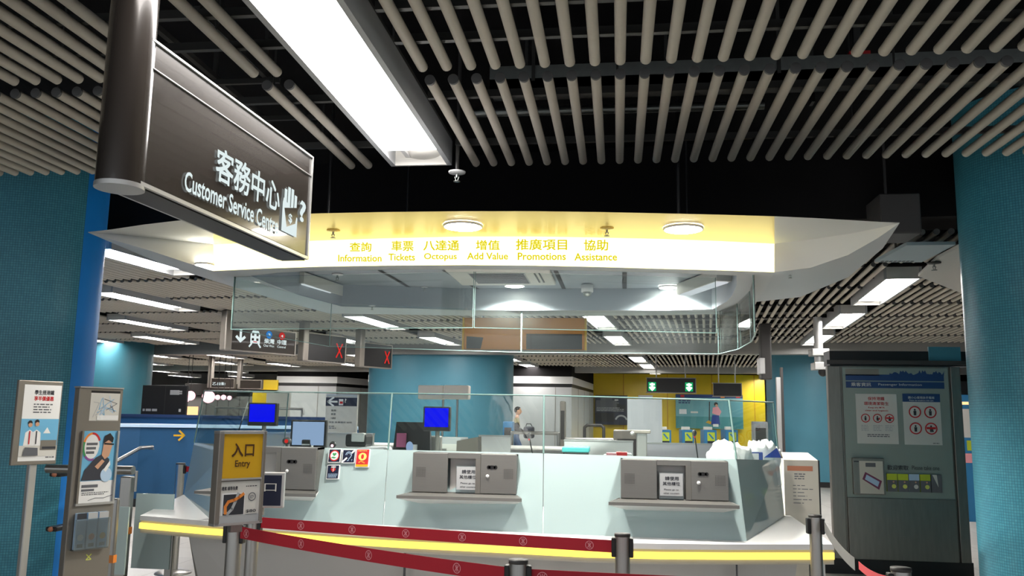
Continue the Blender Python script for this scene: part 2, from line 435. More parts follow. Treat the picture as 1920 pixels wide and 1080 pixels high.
def tube_mesh(L, n=14):
    mb = MB(); mb.tube((0, 0, 0), (0, L, 0), TR, m_tube, n, capa=m_cap, capb=m_tube)
    mb.tube((0, -0.004, 0), (0, 0.012, 0), TR + 0.001, m_cap, n)
    me_o = mb.build('ceiling_tube'); me = me_o.data; bpy.data.objects.remove(me_o); return me
ME = {L: tube_mesh(L) for L in (1.43, 1.55, 0.6)}
def put_tube(x, y, L, rz, label, group):
    o = bpy.data.objects.new('ceiling_tube', ME[L]); COL.objects.link(o); o.location = (x, y, ZT); o.rotation_euler = (0, 0, rz)
    tag(o, label, 'ceiling tube', group)
TP = 0.1192
ROWS = [(0.62, 1.55, 'row nearest overhead'), (2.31, 1.55, 'nearer full row'), (4.02, 1.43, 'row ending above the canopy')]
n_ind = 0
for r, (y0, L, rn) in enumerate(ROWS):
    if r == 0: continue
    for k in range(32):
        x = -0.94 + TP * k
        if y0 < 3 and x > 2.5: continue
        put_tube(x, y0, L, 0, 'long cream ceiling tube right of the large lamp, in the ' + rn, 'tubes right of the lamp, ' + rn); n_ind += 1
    for x in (-1.80, -1.68):
        put_tube(x, y0, L, 0, 'cream tube of the pair between hanging sign and large lamp, ' + rn, 'pair beside the lamp, ' + rn); n_ind += 1
    for k in range(22):
        x = -2.5 - TP * k
        if r == 1 and x < -4.0: continue
        if r == 1 and k == 0:
            for q in (-2.38, -2.26): put_tube(q, y0, L, 0, "cream ceiling tube left of the hanging sign, in the " + rn, "tubes left of the sign, " + rn); n_ind += 1
        put_tube(x, y0, L, 0, 'cream ceiling tube left of the hanging sign, in the ' + rn, 'tubes left of the sign, ' + rn); n_ind += 1
for x in (-2.08, -1.96):
    put_tube(x, 2.31, 0.6, 0, 'short cream ceiling tube ending at the post of the hanging sign', 'short tubes at the sign post'); n_ind += 1
# the hall beyond
spots = []
for k in range(7): spots += [(8.0 + 1.6 * k, v * TP - 21.0) for v in range(0, int(29 / TP))]
for k in range(5): spots += [(19.95 + 1.6 * k, v * TP - 24.0) for v in range(0, int(32 / TP))]
def in_view(p, pad=0):
    c = Vector((p[0] * _X[i] + p[1] * _Y[i] + (p[2] - EYE) * _Z[i]) for i in range(3)) if False else Vector([p[0] * _X[0] + p[1] * _Y[0] + (p[2] - EYE) * _Z[0], p[0] * _X[1] + p[1] * _Y[1] + (p[2] - EYE) * _Z[1], p[0] * _X[2] + p[1] * _Y[2] + (p[2] - EYE) * _Z[2]])
    if c[2] <= 0: return None
    return 960 + FPX * c[0] / c[2], 540 + FPX * c[1] / c[2]
keep = []
for u, v in spots:
    if any(abs(v - lv) < 0.27 and u < u1 + 0.05 and u + 1.43 > u0 - 0.05 for lv, u0, u1, _ in LAMPS): continue
    p = hall(v, u, ZT)
    if p[0] > 8.5 or p[0] < -21.5: continue
    a = in_view(p); b = in_view(hall(v, u + 1.43, ZT))
    if a is None or (a[0] < 120 and b[0] < 120) or (a[0] > 1850 and b[0] > 1850): continue
    vis = (180 < b[0] < 460 or 1080 < b[0] < 1820) and u < 13
    keep.append((0 if vis else 1, u, abs(v), v, p))
keep.sort()
n_left = 296 - n_ind
rest = MB()
for i, (vis, u, _, v, p) in enumerate(keep):
    if i < n_left:
        side = 'left of the middle column' if v < -3 else 'behind the glass canopy, to the right'
        put_tube(p[0], p[1], 1.43, -PHI, 'cream tube in the rear hall ceiling, ' + side, 'rear hall tubes ' + side)
    else:
        q = hall(v, u + 1.43, ZT); rest.tube(p, q, TR, m_tube, 7, capa=m_cap)
o = rest.build('distant_ceiling_tubes'); tag(o, 'rows of cream ceiling tubes far back over the rear hall', 'ceiling tubes', kind='stuff')
# carrier rails, resting on the tubes
for i, (y, z) in enumerate(((2.6, 0), (3.3, 0), (3.62, 0.0), (4.32, 0), (5.12, 0))):
    mb = MB(); mb.box(-5.2, -1.5, y, y + 0.03, ZT + TR - 0.004, ZT + TR + 0.035, m_rail); mb.box(-1.02, 3.2, y, y + 0.03, ZT + TR - 0.004, ZT + TR + 0.035, m_rail)
    for x in (-4.6, -3.2, -1.9, 0.0, 1.4, 2.8): mb.tube((x, y + 0.015, ZT + TR + 0.03), (x, y + 0.015, 3.9), 0.006, m_rail, 6)
    struct(mb.build('trim_%d' % (10 + i)))
for i in range(12):
    u = (8.3, 9.9, 11.5, 13.1, 14.7, 16.3, 17.9, 20.3, 21.9, 23.5, 25.1, 26.7)[i]
    for dd in (0, 0.8):
        mb = MB(); hbox(mb, -22 if i > 5 else -17, 7.5, u + dd, u + dd + 0.03, ZT + TR - 0.004, ZT + TR + 0.05, m_void)
        struct(mb.build('trim_%d' % (30 + 2 * i + (1 if dd else 0))))
# services above the tubes
mb = MB(); a = at(885, 203, z=3.45); b = at(1370, 195, z=3.45)
mb.tube((a[0], 5.3, 3.42), (b[0] + 0.2, 5.3, 3.42), 0.028, m_galv, 12)
for x in (-0.6, 0.3, 1.2): mb.box(x, x + 0.02, 5.26, 5.34, 3.42, 3.9, m_rail)
solo(mb, 'conduit_pipe', 'galvanised pipe running across above the ceiling tubes, over the canopy', 'pipe')
mb = MB(); mb.box(-0.75, 3.2, 4.75, 4.95, 3.36, 3.42, m_rail); mb.box(-0.75, 3.2, 4.75, 4.76, 3.36, 3.5, m_galv); mb.box(-0.75, 3.2, 4.94, 4.95, 3.36, 3.5, m_rail)
for x in (-0.5, 0.9, 2.3): mb.box(x, x + 0.02, 4.74, 4.96, 3.4, 3.9, m_rail)
solo(mb, 'cable_tray', 'grey metal cable tray above the gap between the tube rows', 'cable tray')
mb = MB(); mb.box(1.36, 1.48, 4.98, 5.1, 3.5, 3.62, m_redp); mb.box(1.4, 1.44, 5.02, 5.06, 3.62, 3.9, m_rail)
solo(mb, 'junction_box', 'small red box half hidden above the ceiling tubes at right', 'junction box')
for i, (y, z) in enumerate(((3.05, 3.42), (3.45, 3.5), (2.75, 3.55))):
    mb = MB(); mb.box(-4.5, 3.2, y, y + 0.035, z, z + 0.035, m_rail)
    for x in (-3.4, -1.2, 1.1, 2.6): mb.box(x, x + 0.02, y, y + 0.02, z + 0.03, 3.9, m_rail)
    struct(mb.build('trim_%d' % (60 + i)))
mb = MB()
for y in (4.4, 4.7, 5.0): mb.box(-2.45, -1.9, y, y + 0.02, 3.3, 3.33, m_rail)
for x in (-2.3, -2.0): mb.box(x, x + 0.03, 3.6, 5.2, 3.33, 3.36, m_rail); mb.box(x, x + 0.02, 4.4, 4.42, 3.35, 3.9, m_rail)
solo(mb, 'hanger_frame', 'thin grey metal framework in the dark gap above the hanging sign', 'ceiling framework')

# ------------------------------------------------------------------ lamps
def lamp_fixture(L, w=0.34, cap=True, g=None):
    """origin at the middle of the near end, underside at z = 0, running along +y"""
    t = thing('ceiling_lamp', 'x', 'ceiling lamp')
    h = MB()
    h.box(-w / 2 - 0.03, -w / 2, 0, L, 0, 0.16, m_greyp); h.box(w / 2, w / 2 + 0.03, 0, L, 0, 0.16, m_greyp)
    h.box(-w / 2 - 0.03, w / 2 + 0.03, 0, L, 0.16, 0.18, m_dark); h.box(-w / 2, w / 2, 0, 0.02, 0, 0.16, m_offw); h.box(-w / 2, w / 2, L - 0.02, L, 0, 0.16, m_offw)
    h.build('housing', t)
    MB().box(-w / 2, w / 2, 0.02, L - 0.24 if cap else L - 0.02, 0.03, 0.04, g or g_lamp).build('diffuser', t)
    if cap:
        e = MB(); e.box(-w / 2, w / 2, L - 0.26, L - 0.02, 0.1, 0.11, m_offw)
        e.ball((0.02, L - 0.02, 0.1), 0.13, m_offw, 20, 10, (1, 1.0, 0.5), True); e.box(-0.1, -0.07, L - 0.2, L - 0.03, 0.05, 0.1, m_white); e.build('end_reflector', t)
    s = MB(); s.tube((0, L * 0.25, 0.18), (0, L * 0.25, 0.85), 0.008, m_dark, 6); s.build('hanger', t); s = MB(); s.tube((0, L * 0.75, 0.18), (0, L * 0.75, 0.85), 0.008, m_dark, 6); s.build('hanger', t)
    return t
big = lamp_fixture(3.1)
big.location = (-1.262, 2.14, 3.05); big['label'] = 'large bright white ceiling lamp beside the hanging sign, nearest to the viewer'
protos = {}
where = ['beyond the second bulkhead on the right', 'beyond the second bulkhead in the middle', 'last of the right row near the yellow wall', 'right of the canopy, just behind the grey ceiling panel', 'second of the row right of the canopy', 'third of the row right of the canopy', 'far right beyond the bulkhead, nearer one', 'far right beyond the bulkhead, farther one',
 'hidden over the canopy in the middle row', 'behind the canopy glass right of the amber sign, larger one', 'behind the canopy glass right of the amber sign, smaller one', 'nearer one of the close pair beyond the bulkhead at centre', 'farther one of the close pair beyond the bulkhead at centre',
 'seen through the canopy glass, above the three hanging signs', 'long one above the red cross signs, left of the amber sign', 'beside the left edge of the amber sign, above the middle column', 'right of the middle column, nearest of two', 'right of the middle column, farther of two',
 'partly hidden by the left wing of the canopy', 'large one at left beside the blue column', 'second one below the large one at left', 'third one down at left, above the second blue column', 'short one touching the left blue column edge',
 'small one between the two red cross signs', 'first one beyond the bulkhead at far left', 'just beyond the bulkhead under the train sign', 'beyond the bulkhead under the red cross sign', 'long one in the second far row at left', 'outermost one in the second far row at left',
 'in the second far row under the train sign', 'in the second far row near the grey wall', 'outermost in the third far row', 'above the grey wall at left', 'in the fourth far row above the black direction sign', 'in the fourth far row above the black billboard', 'tiny one above the far direction sign', 'tiny one farthest at left above the billboard', 'tiny one over the yellow pillar', 'tiny one next to the grey wall band']
for i, (v, u0, u1, _) in enumerate(LAMPS):
    L = round(u1 - u0, 1)
    if L not in protos: t = protos[L] = lamp_fixture(L, 0.34, g=g_rear)
    else: t = copy_tree(protos[L])
    p = hall(v, u0, 3.05); t.location = p; t.rotation_euler = (0, 0, -PHI)
    t['label'] = 'white rectangular ceiling lamp ' + where[i]; t['group'] = 'rear hall ceiling lamps'

# ================================================================== COLUMNS
def ellipse_col(name, label, c, rx, ry, z1, m, rz=0, blue=None, base=True, n=72, pw=2.6, sil=None, strip_at=None):
    """superellipse column; blue = (angle range in degrees) of the glossy end strip"""
    def pt(a):
        ca, sa = math.cos(a), math.sin(a)
        return (rx * math.copysign(abs(ca) ** (2 / pw), ca), ry * math.copysign(abs(sa) ** (2 / pw), sa))
    if sil:       # shift sideways until the outline seen from the viewer's place is right
        f = max if sil < 0 else min
        lo, hi = c[0] - 3, c[0] + 3
        for _ in range(40):
            mid = (lo + hi) / 2
            if f((mid + pt(a)[0]) / (c[1] + pt(a)[1]) for a in [2 * PI * i / 360 for i in range(360)]) > sil: hi = mid
            else: lo = mid
        c = (lo, c[1])
    if strip_at:
        b0 = -1
        while (c[0] + pt(math.radians(b0))[0]) / (c[1] + pt(math.radians(b0))[1]) > strip_at and b0 > -80: b0 -= 0.5
        blue = (b0, 80)
    t = thing(name, label, 'column', (c[0], c[1], 0), rz)
    def wall(a0, a1, m, nm, k=1.0, z0=0.12):
        mb = MB(); P = [pt(a0 + (a1 - a0) * i / n) for i in range(n + 1)]
        d = [0]
        for p, q in zip(P, P[1:]): d.append(d[-1] + math.hypot(q[0] - p[0], q[1] - p[1]))
        vs = []
        for p in P: vs += [(p[0] * k, p[1] * k, z0), (p[0] * k, p[1] * k, z1)]
        mb.add(vs, [(2 * i, 2 * i + 2, 2 * i + 3, 2 * i + 1) for i in range(n)], m, True)
        dd = {i: d[i // 2] for i in range(len(vs))}
        o = mb.build(nm, t)
        ul = o.data.uv_layers.new(name='UV')
        for lp in o.data.loops: ul.data[lp.index].uv = (dd[lp.vertex_index], vs[lp.vertex_index][2])
        return o
    if blue:
        b0, b1 = math.radians(blue[0]), math.radians(blue[1])
        wall(b1, b0 + 2 * PI, m, 'mosaic_face'); o = wall(b0, b1, m_blueg, 'end_strip'); o['label'] = 'glossy bright blue strip'
    else: wall(0, 2 * PI, m, 'mosaic_face')
    if base:
        mb = MB(); mb.prism([(pt(2 * PI * i / n)[0] * 0.995, pt(2 * PI * i / n)[1] * 0.995) for i in range(n)], 0, 0.12, m_black); mb.build('plinth', t)
    return t
colL = ellipse_col('tiled_column', 'large teal mosaic column at the left edge with a glossy blue strip', (-5.93, 6.75), 1.62, 0.6, 3.9, m_mosaic, 0, pw=2.2, sil=at(177, 700, y=6)[0] / 6, strip_at=at(133, 700, y=6)[0] / 6)
colR = ellipse_col('tiled_column', 'large teal mosaic column at the right edge beside the steel cabinet', (4.27, 6.85), 1.62, 0.8, 3.9, m_mosaic, 0, pw=2.2, sil=0.382)
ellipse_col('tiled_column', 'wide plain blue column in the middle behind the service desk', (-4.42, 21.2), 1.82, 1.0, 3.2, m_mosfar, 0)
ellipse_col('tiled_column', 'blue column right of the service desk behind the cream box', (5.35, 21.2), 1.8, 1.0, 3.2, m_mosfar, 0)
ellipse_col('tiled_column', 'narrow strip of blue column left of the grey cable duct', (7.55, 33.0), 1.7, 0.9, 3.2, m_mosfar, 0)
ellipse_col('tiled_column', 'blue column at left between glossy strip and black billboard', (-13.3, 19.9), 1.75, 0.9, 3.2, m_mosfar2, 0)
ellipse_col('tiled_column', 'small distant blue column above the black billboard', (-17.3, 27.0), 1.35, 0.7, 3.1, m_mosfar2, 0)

# ================================================================== CANOPY
ZS, ZB = 2.54, 2.36
can = thing('canopy', 'white leaf-shaped canopy with yellow front over the service desk', 'canopy', (-0.9, 6.2, 2.36))
T_ = [at(x, y, z=ZS) for x, y in ((400, 408), (500, 403.5), (600, 400), (720, 397.5), (870, 396), (1000, 396), (1120, 397.5), (1240, 400), (1350, 402.5), (1452, 405.5))]
C_ = [at(x, y, z=ZS) for x, y in ((400, 458), (500, 454.5), (600, 451), (720, 447), (870, 443.5), (1000, 443.5), (1120, 445.5), (1240, 448), (1350, 452), (1452, 457))]
B_ = [at(x, y, z=ZB) for x, y in ((400, 508), (500, 503.5), (600, 500), (720, 498), (870, 497), (1000, 498), (1120, 500.5), (1240, 504), (1350, 507), (1452, 510.5))]
def strip(mb, a, b, m, smooth=False):
    n = len(a); mb.add(list(a) + list(b), [(i, i + 1, n + i + 1, n + i) for i in range(n - 1)], m, smooth); return mb
strip(MB(), T_, C_, m_yelcan).build('front_soffit', can, True)['label'] = 'yellow lit front soffit'
def up(p, z): return Vector((p[0], p[1], z))
fb = MB(); strip(fb, C_, B_, g_fascia); fo = fb.build('lightbox', can, True); fo['label'] = 'glowing yellow-white lightbox'
# wings: four curves running out to the tips
def wing(Tp, Cp, Bp, Rp, tip):
    rows = [Tp, Cp, Bp, Rp]; k = len(Tp); mb = MB()
    t = at(tip[0], tip[1], z=ZS)
    P = []
    for r, row in enumerate(rows):
        q = []
        for i, (x, y) in enumerate(row):
            f = i / k
            z = ZS if r < 2 else ZB + (ZS - ZB) * (f ** 1.3)
            q.append(at(x, y, z=z))
        q.append(t); P.append(q)
    for a, b in zip(P, P[1:]): strip(mb, a, b, m_soffit, True)
    # the upper skin, so that the wing has thickness
    U = [[Vector((p[0], p[1] + dy * (1 - i / k), ZS + 0.004 + 0.05 * (1 - i / k))) for i, p in enumerate(q)] for q, dy in ((P[0], 0.3), (P[3], -0.2))]
    strip(mb, U[0], U[1], m_soffit, True); strip(mb, P[0], U[0], m_soffit, True); strip(mb, P[3], U[1], m_soffit, True)
    return mb, P
wl, PL = wing([(400, 408), (330, 414), (270, 421), (210, 430)], [(400, 458), (340, 452), (275, 445), (215, 439)], [(400, 508), (345, 491), (285, 471), (220, 452)], [(431, 536), (365, 515), (300, 493), (228, 463)], (165, 436))
wl.build('left_wing', can, True)
wr, PR = wing([(1452, 405.5), (1530, 409), (1600, 413), (1650, 416)], [(1452, 457), (1530, 448), (1600, 437), (1650, 427)], [(1452, 510.5), (1520, 502), (1590, 478), (1645, 447)], [(1418, 566), (1500, 557), (1590, 520), (1655, 466)], (1687, 418))
wr.build('right_wing', can, True)
# flat ring at the underside around the recess, and the recess walls and ceiling
outer = [(400, 508), (500, 503.5), (600, 500), (720, 498), (870, 497), (1000, 498), (1120, 500.5), (1240, 504), (1350, 507), (1452, 510.5), (1436, 540), (1418, 566), (1398, 577), (1345, 589), (1240, 591), (1120, 592), (1000, 592), (870, 592), (700, 589), (618, 588), (518, 562), (431, 536)]
inner = [(470, 517), (520, 511.5), (605, 507.5), (722, 505.5), (870, 504.5), (1000, 505.5), (1120, 508), (1235, 511), (1320, 514), (1381, 517), (1381, 535), (1373, 553), (1362, 566), (1335, 580), (1235, 582), (1120, 582), (1000, 582), (870, 581.5), (725, 577), (640, 574.5), (560, 553), (500, 530)]
O = [at(x, y, z=ZB) for x, y in outer]; I = [at(x, y, z=ZB) for x, y in inner]
n = len(O)
rb = MB(); rb.add(O + I, [(i, (i + 1) % n, n + (i + 1) % n, n + i) for i in range(n)], m_soffit)
back = list(range(9, n)) + [0]
rb.add([O[i] for i in back] + [up(O[i], ZB + 0.26) for i in back], [(i, i + 1, len(back) + i + 1, len(back) + i) for i in range(len(back) - 1)], m_soffit)
rb.build('rim', can, True)
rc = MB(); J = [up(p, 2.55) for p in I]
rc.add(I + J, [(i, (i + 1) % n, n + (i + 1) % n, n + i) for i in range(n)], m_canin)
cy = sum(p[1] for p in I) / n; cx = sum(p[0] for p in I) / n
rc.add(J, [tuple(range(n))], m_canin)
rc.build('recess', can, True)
tp = MB(); cen = Vector((-0.8, 6.2, 0)); TI = [up(p + Vector((0, 0.55, 0)), 2.63) for p in T_]; top_o = TI + [up(p.lerp(cen, 0.05), 2.63) for p in O[9:]]
tp.add(top_o, [tuple(range(len(top_o)))], m_dark)
strip(tp, T_, TI, m_soffit)
tp.build('top_cover', can, True)
for x, y in ((-2.0, 5.6), (0.4, 5.6), (-1.9, 7.4), (0.6, 7.4)): MB().tube((x, y, 2.63), (x, y, 3.9), 0.012, m_black, 8).build('suspension_rod', can, True)
# slots between the recess ceiling panels
def seam(p, q, w=0.03, z=2.546, m=None):
    a = at(*p, z=z); b = at(*q, z=z); d = (b - a).normalized(); s = Vector((-d[1], d[0], 0)) * w / 2
    mb = MB(); mb.add([a + s, a - s, b - s, b + s], [(0, 1, 2, 3)], m or m_black); return mb
for k, (p, q) in enumerate((((712, 507), (778, 545)), ((832, 507), (907, 548)), ((1042, 508), (1058, 545 - 2)), ((1171, 511), (1171, 546)))):
    seam(p, q, 0.035).build('panel_slot', can, True)
for p, q in (((600, 527), (735, 527)), ((1172, 527), (1370, 530)), ((905, 545), (1171, 546))): seam(p, q, 0.006).build('panel_seam', can, True)

# lettering on the lightbox
def facade(px):
    for i in range(len(C_) - 1):
        a = in_view(C_[i])[0]; b = in_view(C_[i + 1])[0]
        if a <= px <= b:
            f = (px - a) / (b - a); return C_[i].lerp(C_[i + 1], f), B_[i].lerp(B_[i + 1], f)
    return C_[-1], B_[-1]
def word(s, x0, x1, yt, yb, bold):
    vs, fs = text_geo(s, 0.0 if ord(s[0]) > 0x2e80 else bold)
    ax_, bx_ = min(v[0] for v in vs), max(v[0] for v in vs); az, bz = min(v[1] for v in vs), max(v[1] for v in vs)
    out = []
    for v in vs:
        px = x0 + (v[0] - ax_) / (bx_ - ax_) * (x1 - x0); py = yb + (v[1] - az) / (bz - az) * (yt - yb)
        c, b = facade(px); cy_, by_ = in_view(c)[1], in_view(b)[1]
        f = (py - cy_) / (by_ - cy_); p = c.lerp(b, f); out.append((p[0], p[1] - 0.006, p[2]))
    return out, fs
for s, x0, x1, yt, yb, bo in (('查詢', 657, 697, 455, 472, 0.015), ('車票', 735, 776, 452, 471, 0.015), ('八達通', 795, 861, 451, 470, 0.015), ('增值', 893, 937, 451, 469, 0.015), ('推廣項目', 968, 1063, 449, 469, 0.015), ('協助', 1095, 1140, 450, 470, 0.015),
                              ('Information', 635, 716, 478, 491, 0.02), ('Tickets', 729, 779, 476, 489, 0.02), ('Octopus', 796, 857, 475, 490, 0.02), ('Add Value', 876, 953, 474, 487, 0.02), ('Promotions', 971, 1061, 474, 488, 0.02), ('Assistance', 1077, 1157, 475, 489, 0.02)):
    v, f = word(s, x0, x1, yt, yb, bo); wm = MB().add(v, f, g_fastext); e = 0.0012 if ord(s[0]) > 0x2e80 else 0
    for k, (ex, ez) in enumerate(((-e, -e), (e, -e), (-e, e), (e, e)) if e else ()): wm.add([(p[0] + ex, p[1] - 0.0001 * (k + 1), p[2] + ez) for p in v], f, g_fastext)
    wm.build('lettering', can, True)['label'] = 'yellow lettering'


# downlights and sprinklers
def downlight(p, r, label, watts=190, group='canopy downlights'):
    t = thing('downlight', label, 'downlight', p, 0, group)
    MB().lathe([(r, 0.0), (r, -0.012), (r * 0.82, -0.014), (r * 0.78, 0.01)], (0, 0, 0), m_white).build('trim_ring', t)
    MB().lathe([(0.001, -0.02), (r * 0.6, -0.018), (r * 0.93, -0.0145), (r * 0.94, 0.0)], (0, 0, 0), g_down).build('lens', t)
    if watts:
        l = bpy.data.lights.new('lamp', 'SPOT'); l.energy = watts; l.spot_size = math.radians(150); l.spot_blend = 0.6; l.shadow_soft_size = r * 0.7; l.color = (1.0, 0.97, 0.9)
        lo = bpy.data.objects.new('lamp', l); COL.objects.link(lo); lo.parent = t; lo.location = (0, 0, -0.03)
    return t
downlight(at(868, 422, z=ZS - 0.002), 0.115, 'bright downlight in the yellow soffit, left one of the wide pair', 190)
downlight(at(1281, 427, z=ZS - 0.002), 0.115, 'bright downlight in the yellow soffit, right one of the wide pair', 190)
downlight(at(384, 494, z=ZB + 0.035), 0.06, 'small bright downlight under the left wing of the canopy', 60)
downlight(at(965, 534, z=2.546), 0.085, 'round downlight inside the canopy below the air conditioner', 600)
downlight(at(1254, 537, z=2.546), 0.085, 'round downlight inside the canopy at right beside the slanted tube lamp', 600)
def sprinkler(p, label, m=None, s=1.0):
    t = thing('sprinkler', label, 'sprinkler', p, 0, 'sprinklers')
    MB().lathe([(0.001, 0.0), (0.05 * s, 0.0), (0.048 * s, -0.008 * s), (0.02 * s, -0.012 * s), (0.001, -0.012 * s)], (0, 0, 0), m or m_white).build('escutcheon', t)
    h = MB(); h.tube((0, 0, -0.01 * s), (0, 0, -0.035 * s), 0.008 * s, m_galv, 8); h.tube((-0.012 * s, 0, -0.03 * s), (-0.004 * s, 0, -0.055 * s), 0.003 * s, m_galv, 6); h.tube((0.012 * s, 0, -0.03 * s), (0.004 * s, 0, -0.055 * s), 0.003 * s, m_galv, 6)
    h.lathe([(0.001, -0.055 * s), (0.02 * s, -0.056 * s), (0.02 * s, -0.06 * s), (0.001, -0.06 * s)], (0, 0, 0), m_galv, 12); h.build('sprinkler_head', t); return t
sp = sprinkler(at(857, 322, z=2.98), 'sprinkler with a white disc in the dark gap right of the large lamp', m_white, 1.1)
MB().tube((0, 0, 0), (0, 0, 0.92), 0.012, m_dark, 8).build('drop_pipe', sp)
sprinkler(at(625, 432, z=ZS - 0.001), 'sprinkler in the yellow soffit left of the downlights', m_yelcan, 0.8)
sprinkler(at(1138, 428, z=ZS - 0.001), 'sprinkler in the yellow soffit between the two downlights', m_yelcan, 0.8)
sprinkler(at(633, 514, z=2.546), 'round white sprinkler inside the canopy at left', m_white, 0.9)
sprinkler(at(796, 538, z=2.546), 'small white sprinkler inside the canopy near its middle', m_white, 0.6)
sprinkler(at(1481, 511, z=ZB + 0.03), 'small sprinkler under the right wing of the canopy', m_greyp, 0.6)
sprinkler(at(698, 573, z=ZB - 0.001), 'small white sprinkler on the rear rim of the canopy', m_white, 0.6)
# air conditioner cassette
t = thing('air_conditioner', 'white ceiling cassette air conditioner inside the canopy', 'air conditioner')
a = at(866, 530, z=2.54); b = at(1043, 530, z=2.54); c0 = at(880, 506, z=2.54)
t.location = (a[0], c0[1] - 0.25, 2.515); w = b[0] - a[0]; dp = a[1] - c0[1] + 0.25
MB().box(0, w, 0, dp, 0, 0.03, m_offw, 0.012).build('casing', t)
mb = MB(); mb.box(w * 0.2, w * 0.75, dp * 0.3, dp * 0.86, -0.004, 0.002, m_greyp)
for i in range(9): mb.box(w * 0.21, w * 0.74, dp * (0.32 + 0.06 * i), dp * (0.335 + 0.06 * i), -0.008, 0, m_print)
mb.build('grille', t)
mb = MB()
for i in (0, 1): mb.box(w * (0.84 + 0.045 * i), w * (0.855 + 0.045 * i), dp * 0.3, dp * 0.8, -0.005, 0.002, m_black)
mb.build('outlet_slots', t)
# dome camera
t = thing('security_camera', 'small dome camera on the recess wall of the canopy', 'camera', at(1101, 541, z=2.51))
MB().lathe([(0.001, 0.03), (0.05, 0.03), (0.05, -0.03), (0.001, -0.03)], (0, 0, 0), m_white).build('mount', t)
MB().ball((0, 0, -0.03), 0.038, m_galv, 16, 10).build('dome', t)
# slanted tube lamps in the recess
for (p, q, lab) in (((556, 534), (648, 563), 'dim slanted tube lamp at the left end of the canopy recess'), ((1358, 530), (1282, 556), 'dim slanted tube lamp at the right end of the canopy recess')):
    a = at(*p, z=2.44); b = at(*q, z=2.44)
    d = (b - a); L = d.length; t = thing('tube_lamp', lab, 'tube lamp', a, math.atan2(d[1], d[0]) - PI / 2, 'canopy tube lamps')
    MB().box(-0.06, 0.06, 0, L, 0.012, 0.1, m_offw).build('housing', t)
    MB().box(-0.045, 0.045, 0.03, L - 0.03, 0.004, 0.014, g_dim).build('diffuser', t)

# hanging glass screens under the canopy
def glass_run(name, label, pts, z0, z1, edge=True, jm=None):
    t = thing(name, label, 'glass screen', (sum(p[0] for p in pts) / len(pts), sum(p[1] for p in pts) / len(pts), z0), 0, 'hanging glass screens')
    for p, q in zip(pts, pts[1:]):
        d = Vector((q[0] - p[0], q[1] - p[1])).normalized(); nn = Vector((-d[1], d[0])) * 0.005
        g = 0.004
        P = [(p[0] + d[0] * g - nn[0], p[1] + d[1] * g - nn[1]), (q[0] - d[0] * g - nn[0], q[1] - d[1] * g - nn[1]), (q[0] - d[0] * g + nn[0], q[1] - d[1] * g + nn[1]), (p[0] + d[0] * g + nn[0], p[1] + d[1] * g + nn[1])]
        zz0, zz1 = (z0, z1)
        MB().prism(P, zz0 + 0.004, zz1, jm or m_glassh).build('pane', t, True)
        e = MB(); e.prism(P, zz0, zz0 + 0.004, m_edge)
        for c in (P[0], P[1]): e.box(c[0] - 0.002, c[0] + 0.002, c[1] - 0.003, c[1] + 0.003, zz0, zz1, m_edge)
        e.build('polished_edge', t, True)
    return t
ZG = 2.0
gf = [at(433, 618, z=ZG), at(560, 613.5, z=ZG), at(720, 613, z=ZG), at(888, 615, z=ZG), at(1120, 619, z=ZG), at(1344, 625, z=ZG)]
glass_run('hanging_screen', 'clear glass screen hanging from the front rim of the canopy', [gf[0], gf[3], gf[5]], ZG, ZB)
gr_ = [at(617, 650, z=ZG), at(977, 661, z=ZG), at(1348, 664, z=ZG)]
glass_run('hanging_screen', 'clear glass screen hanging from the rear rim of the canopy', gr_, ZG, ZB)
ge = [at(1348, 664, z=ZG), at(1385, 655, z=ZG), at(1409, 641, z=ZG), at(1416, 628, z=ZG), at(1416, 622, z=ZG)]
glass_run('hanging_screen', 'rounded glass screen closing the right end under the canopy', ge, ZG, ZB)
glass_run('hanging_screen', 'glass screen closing the left end under the canopy', [gf[0], gr_[0]], ZG, ZB, jm=m_glasss)

# ================================================================== SERVICE DESK
desk = thing('service_desk', 'long white service counter with a glowing yellow edge under the canopy', 'counter', (-0.9, 5.6, 0))
FS = [at(x, y, z=0.74) for x, y in ((262, 977), (390, 988), (524, 997), (640, 1005), (757, 1012), (925, 1020), (1100, 1029), (1240, 1032), (1364, 1033), (1480, 1033), (1564, 1033))]
BL_, BR_ = at(345, 928, z=0.77), at(1482, 968, z=0.77)
topp = [(p[0], p[1]) for p in FS] + [(BR_[0], BR_[1]), (BL_[0], BL_[1])]
MB().prism(topp, 0.745, 0.775, m_shelf).build('counter_top', desk, True)
def inset(pts, k):
    out = []
    for i, p in enumerate(pts):
        out.append((p[0], p[1] + k))
    return out
bs = MB(); F2 = inset(FS, 0.012)
body2 = F2 + [(BR_[0] - 0.05, BR_[1]), (BL_[0] + 0.05, BL_[1])]
bs.prism([(p[0], p[1]) for p in body2], 0.665, 0.745, m_greyp); bs.build('edge_profile', desk, True)
def strip_part(i0, i1, m, nm, f0=0.0, f1=1.0):
    P = [FS[i] for i in range(i0, i1 + 1)]
    s = MB(); s.prism([(p[0], p[1] - 0.004) for p in P] + [(p[0], p[1] + 0.015) for p in reversed(P)], 0.694, 0.73, m); return s.build(nm, desk, True)
strip_part(0, 10, g_strip, 'light_strip')['label'] = 'glowing yellow light strip'
for px in (524, 925, 1364):
    c = at(px, {524: 998, 925: 1020, 1364: 1033}[px], z=0.71); j = MB().box(c[0] - 0.03, c[0] + 0.03, c[1] - 0.014, c[1] + 0.01, 0.672, 0.74, g_stripw); j.build('strip_joint', desk, True)
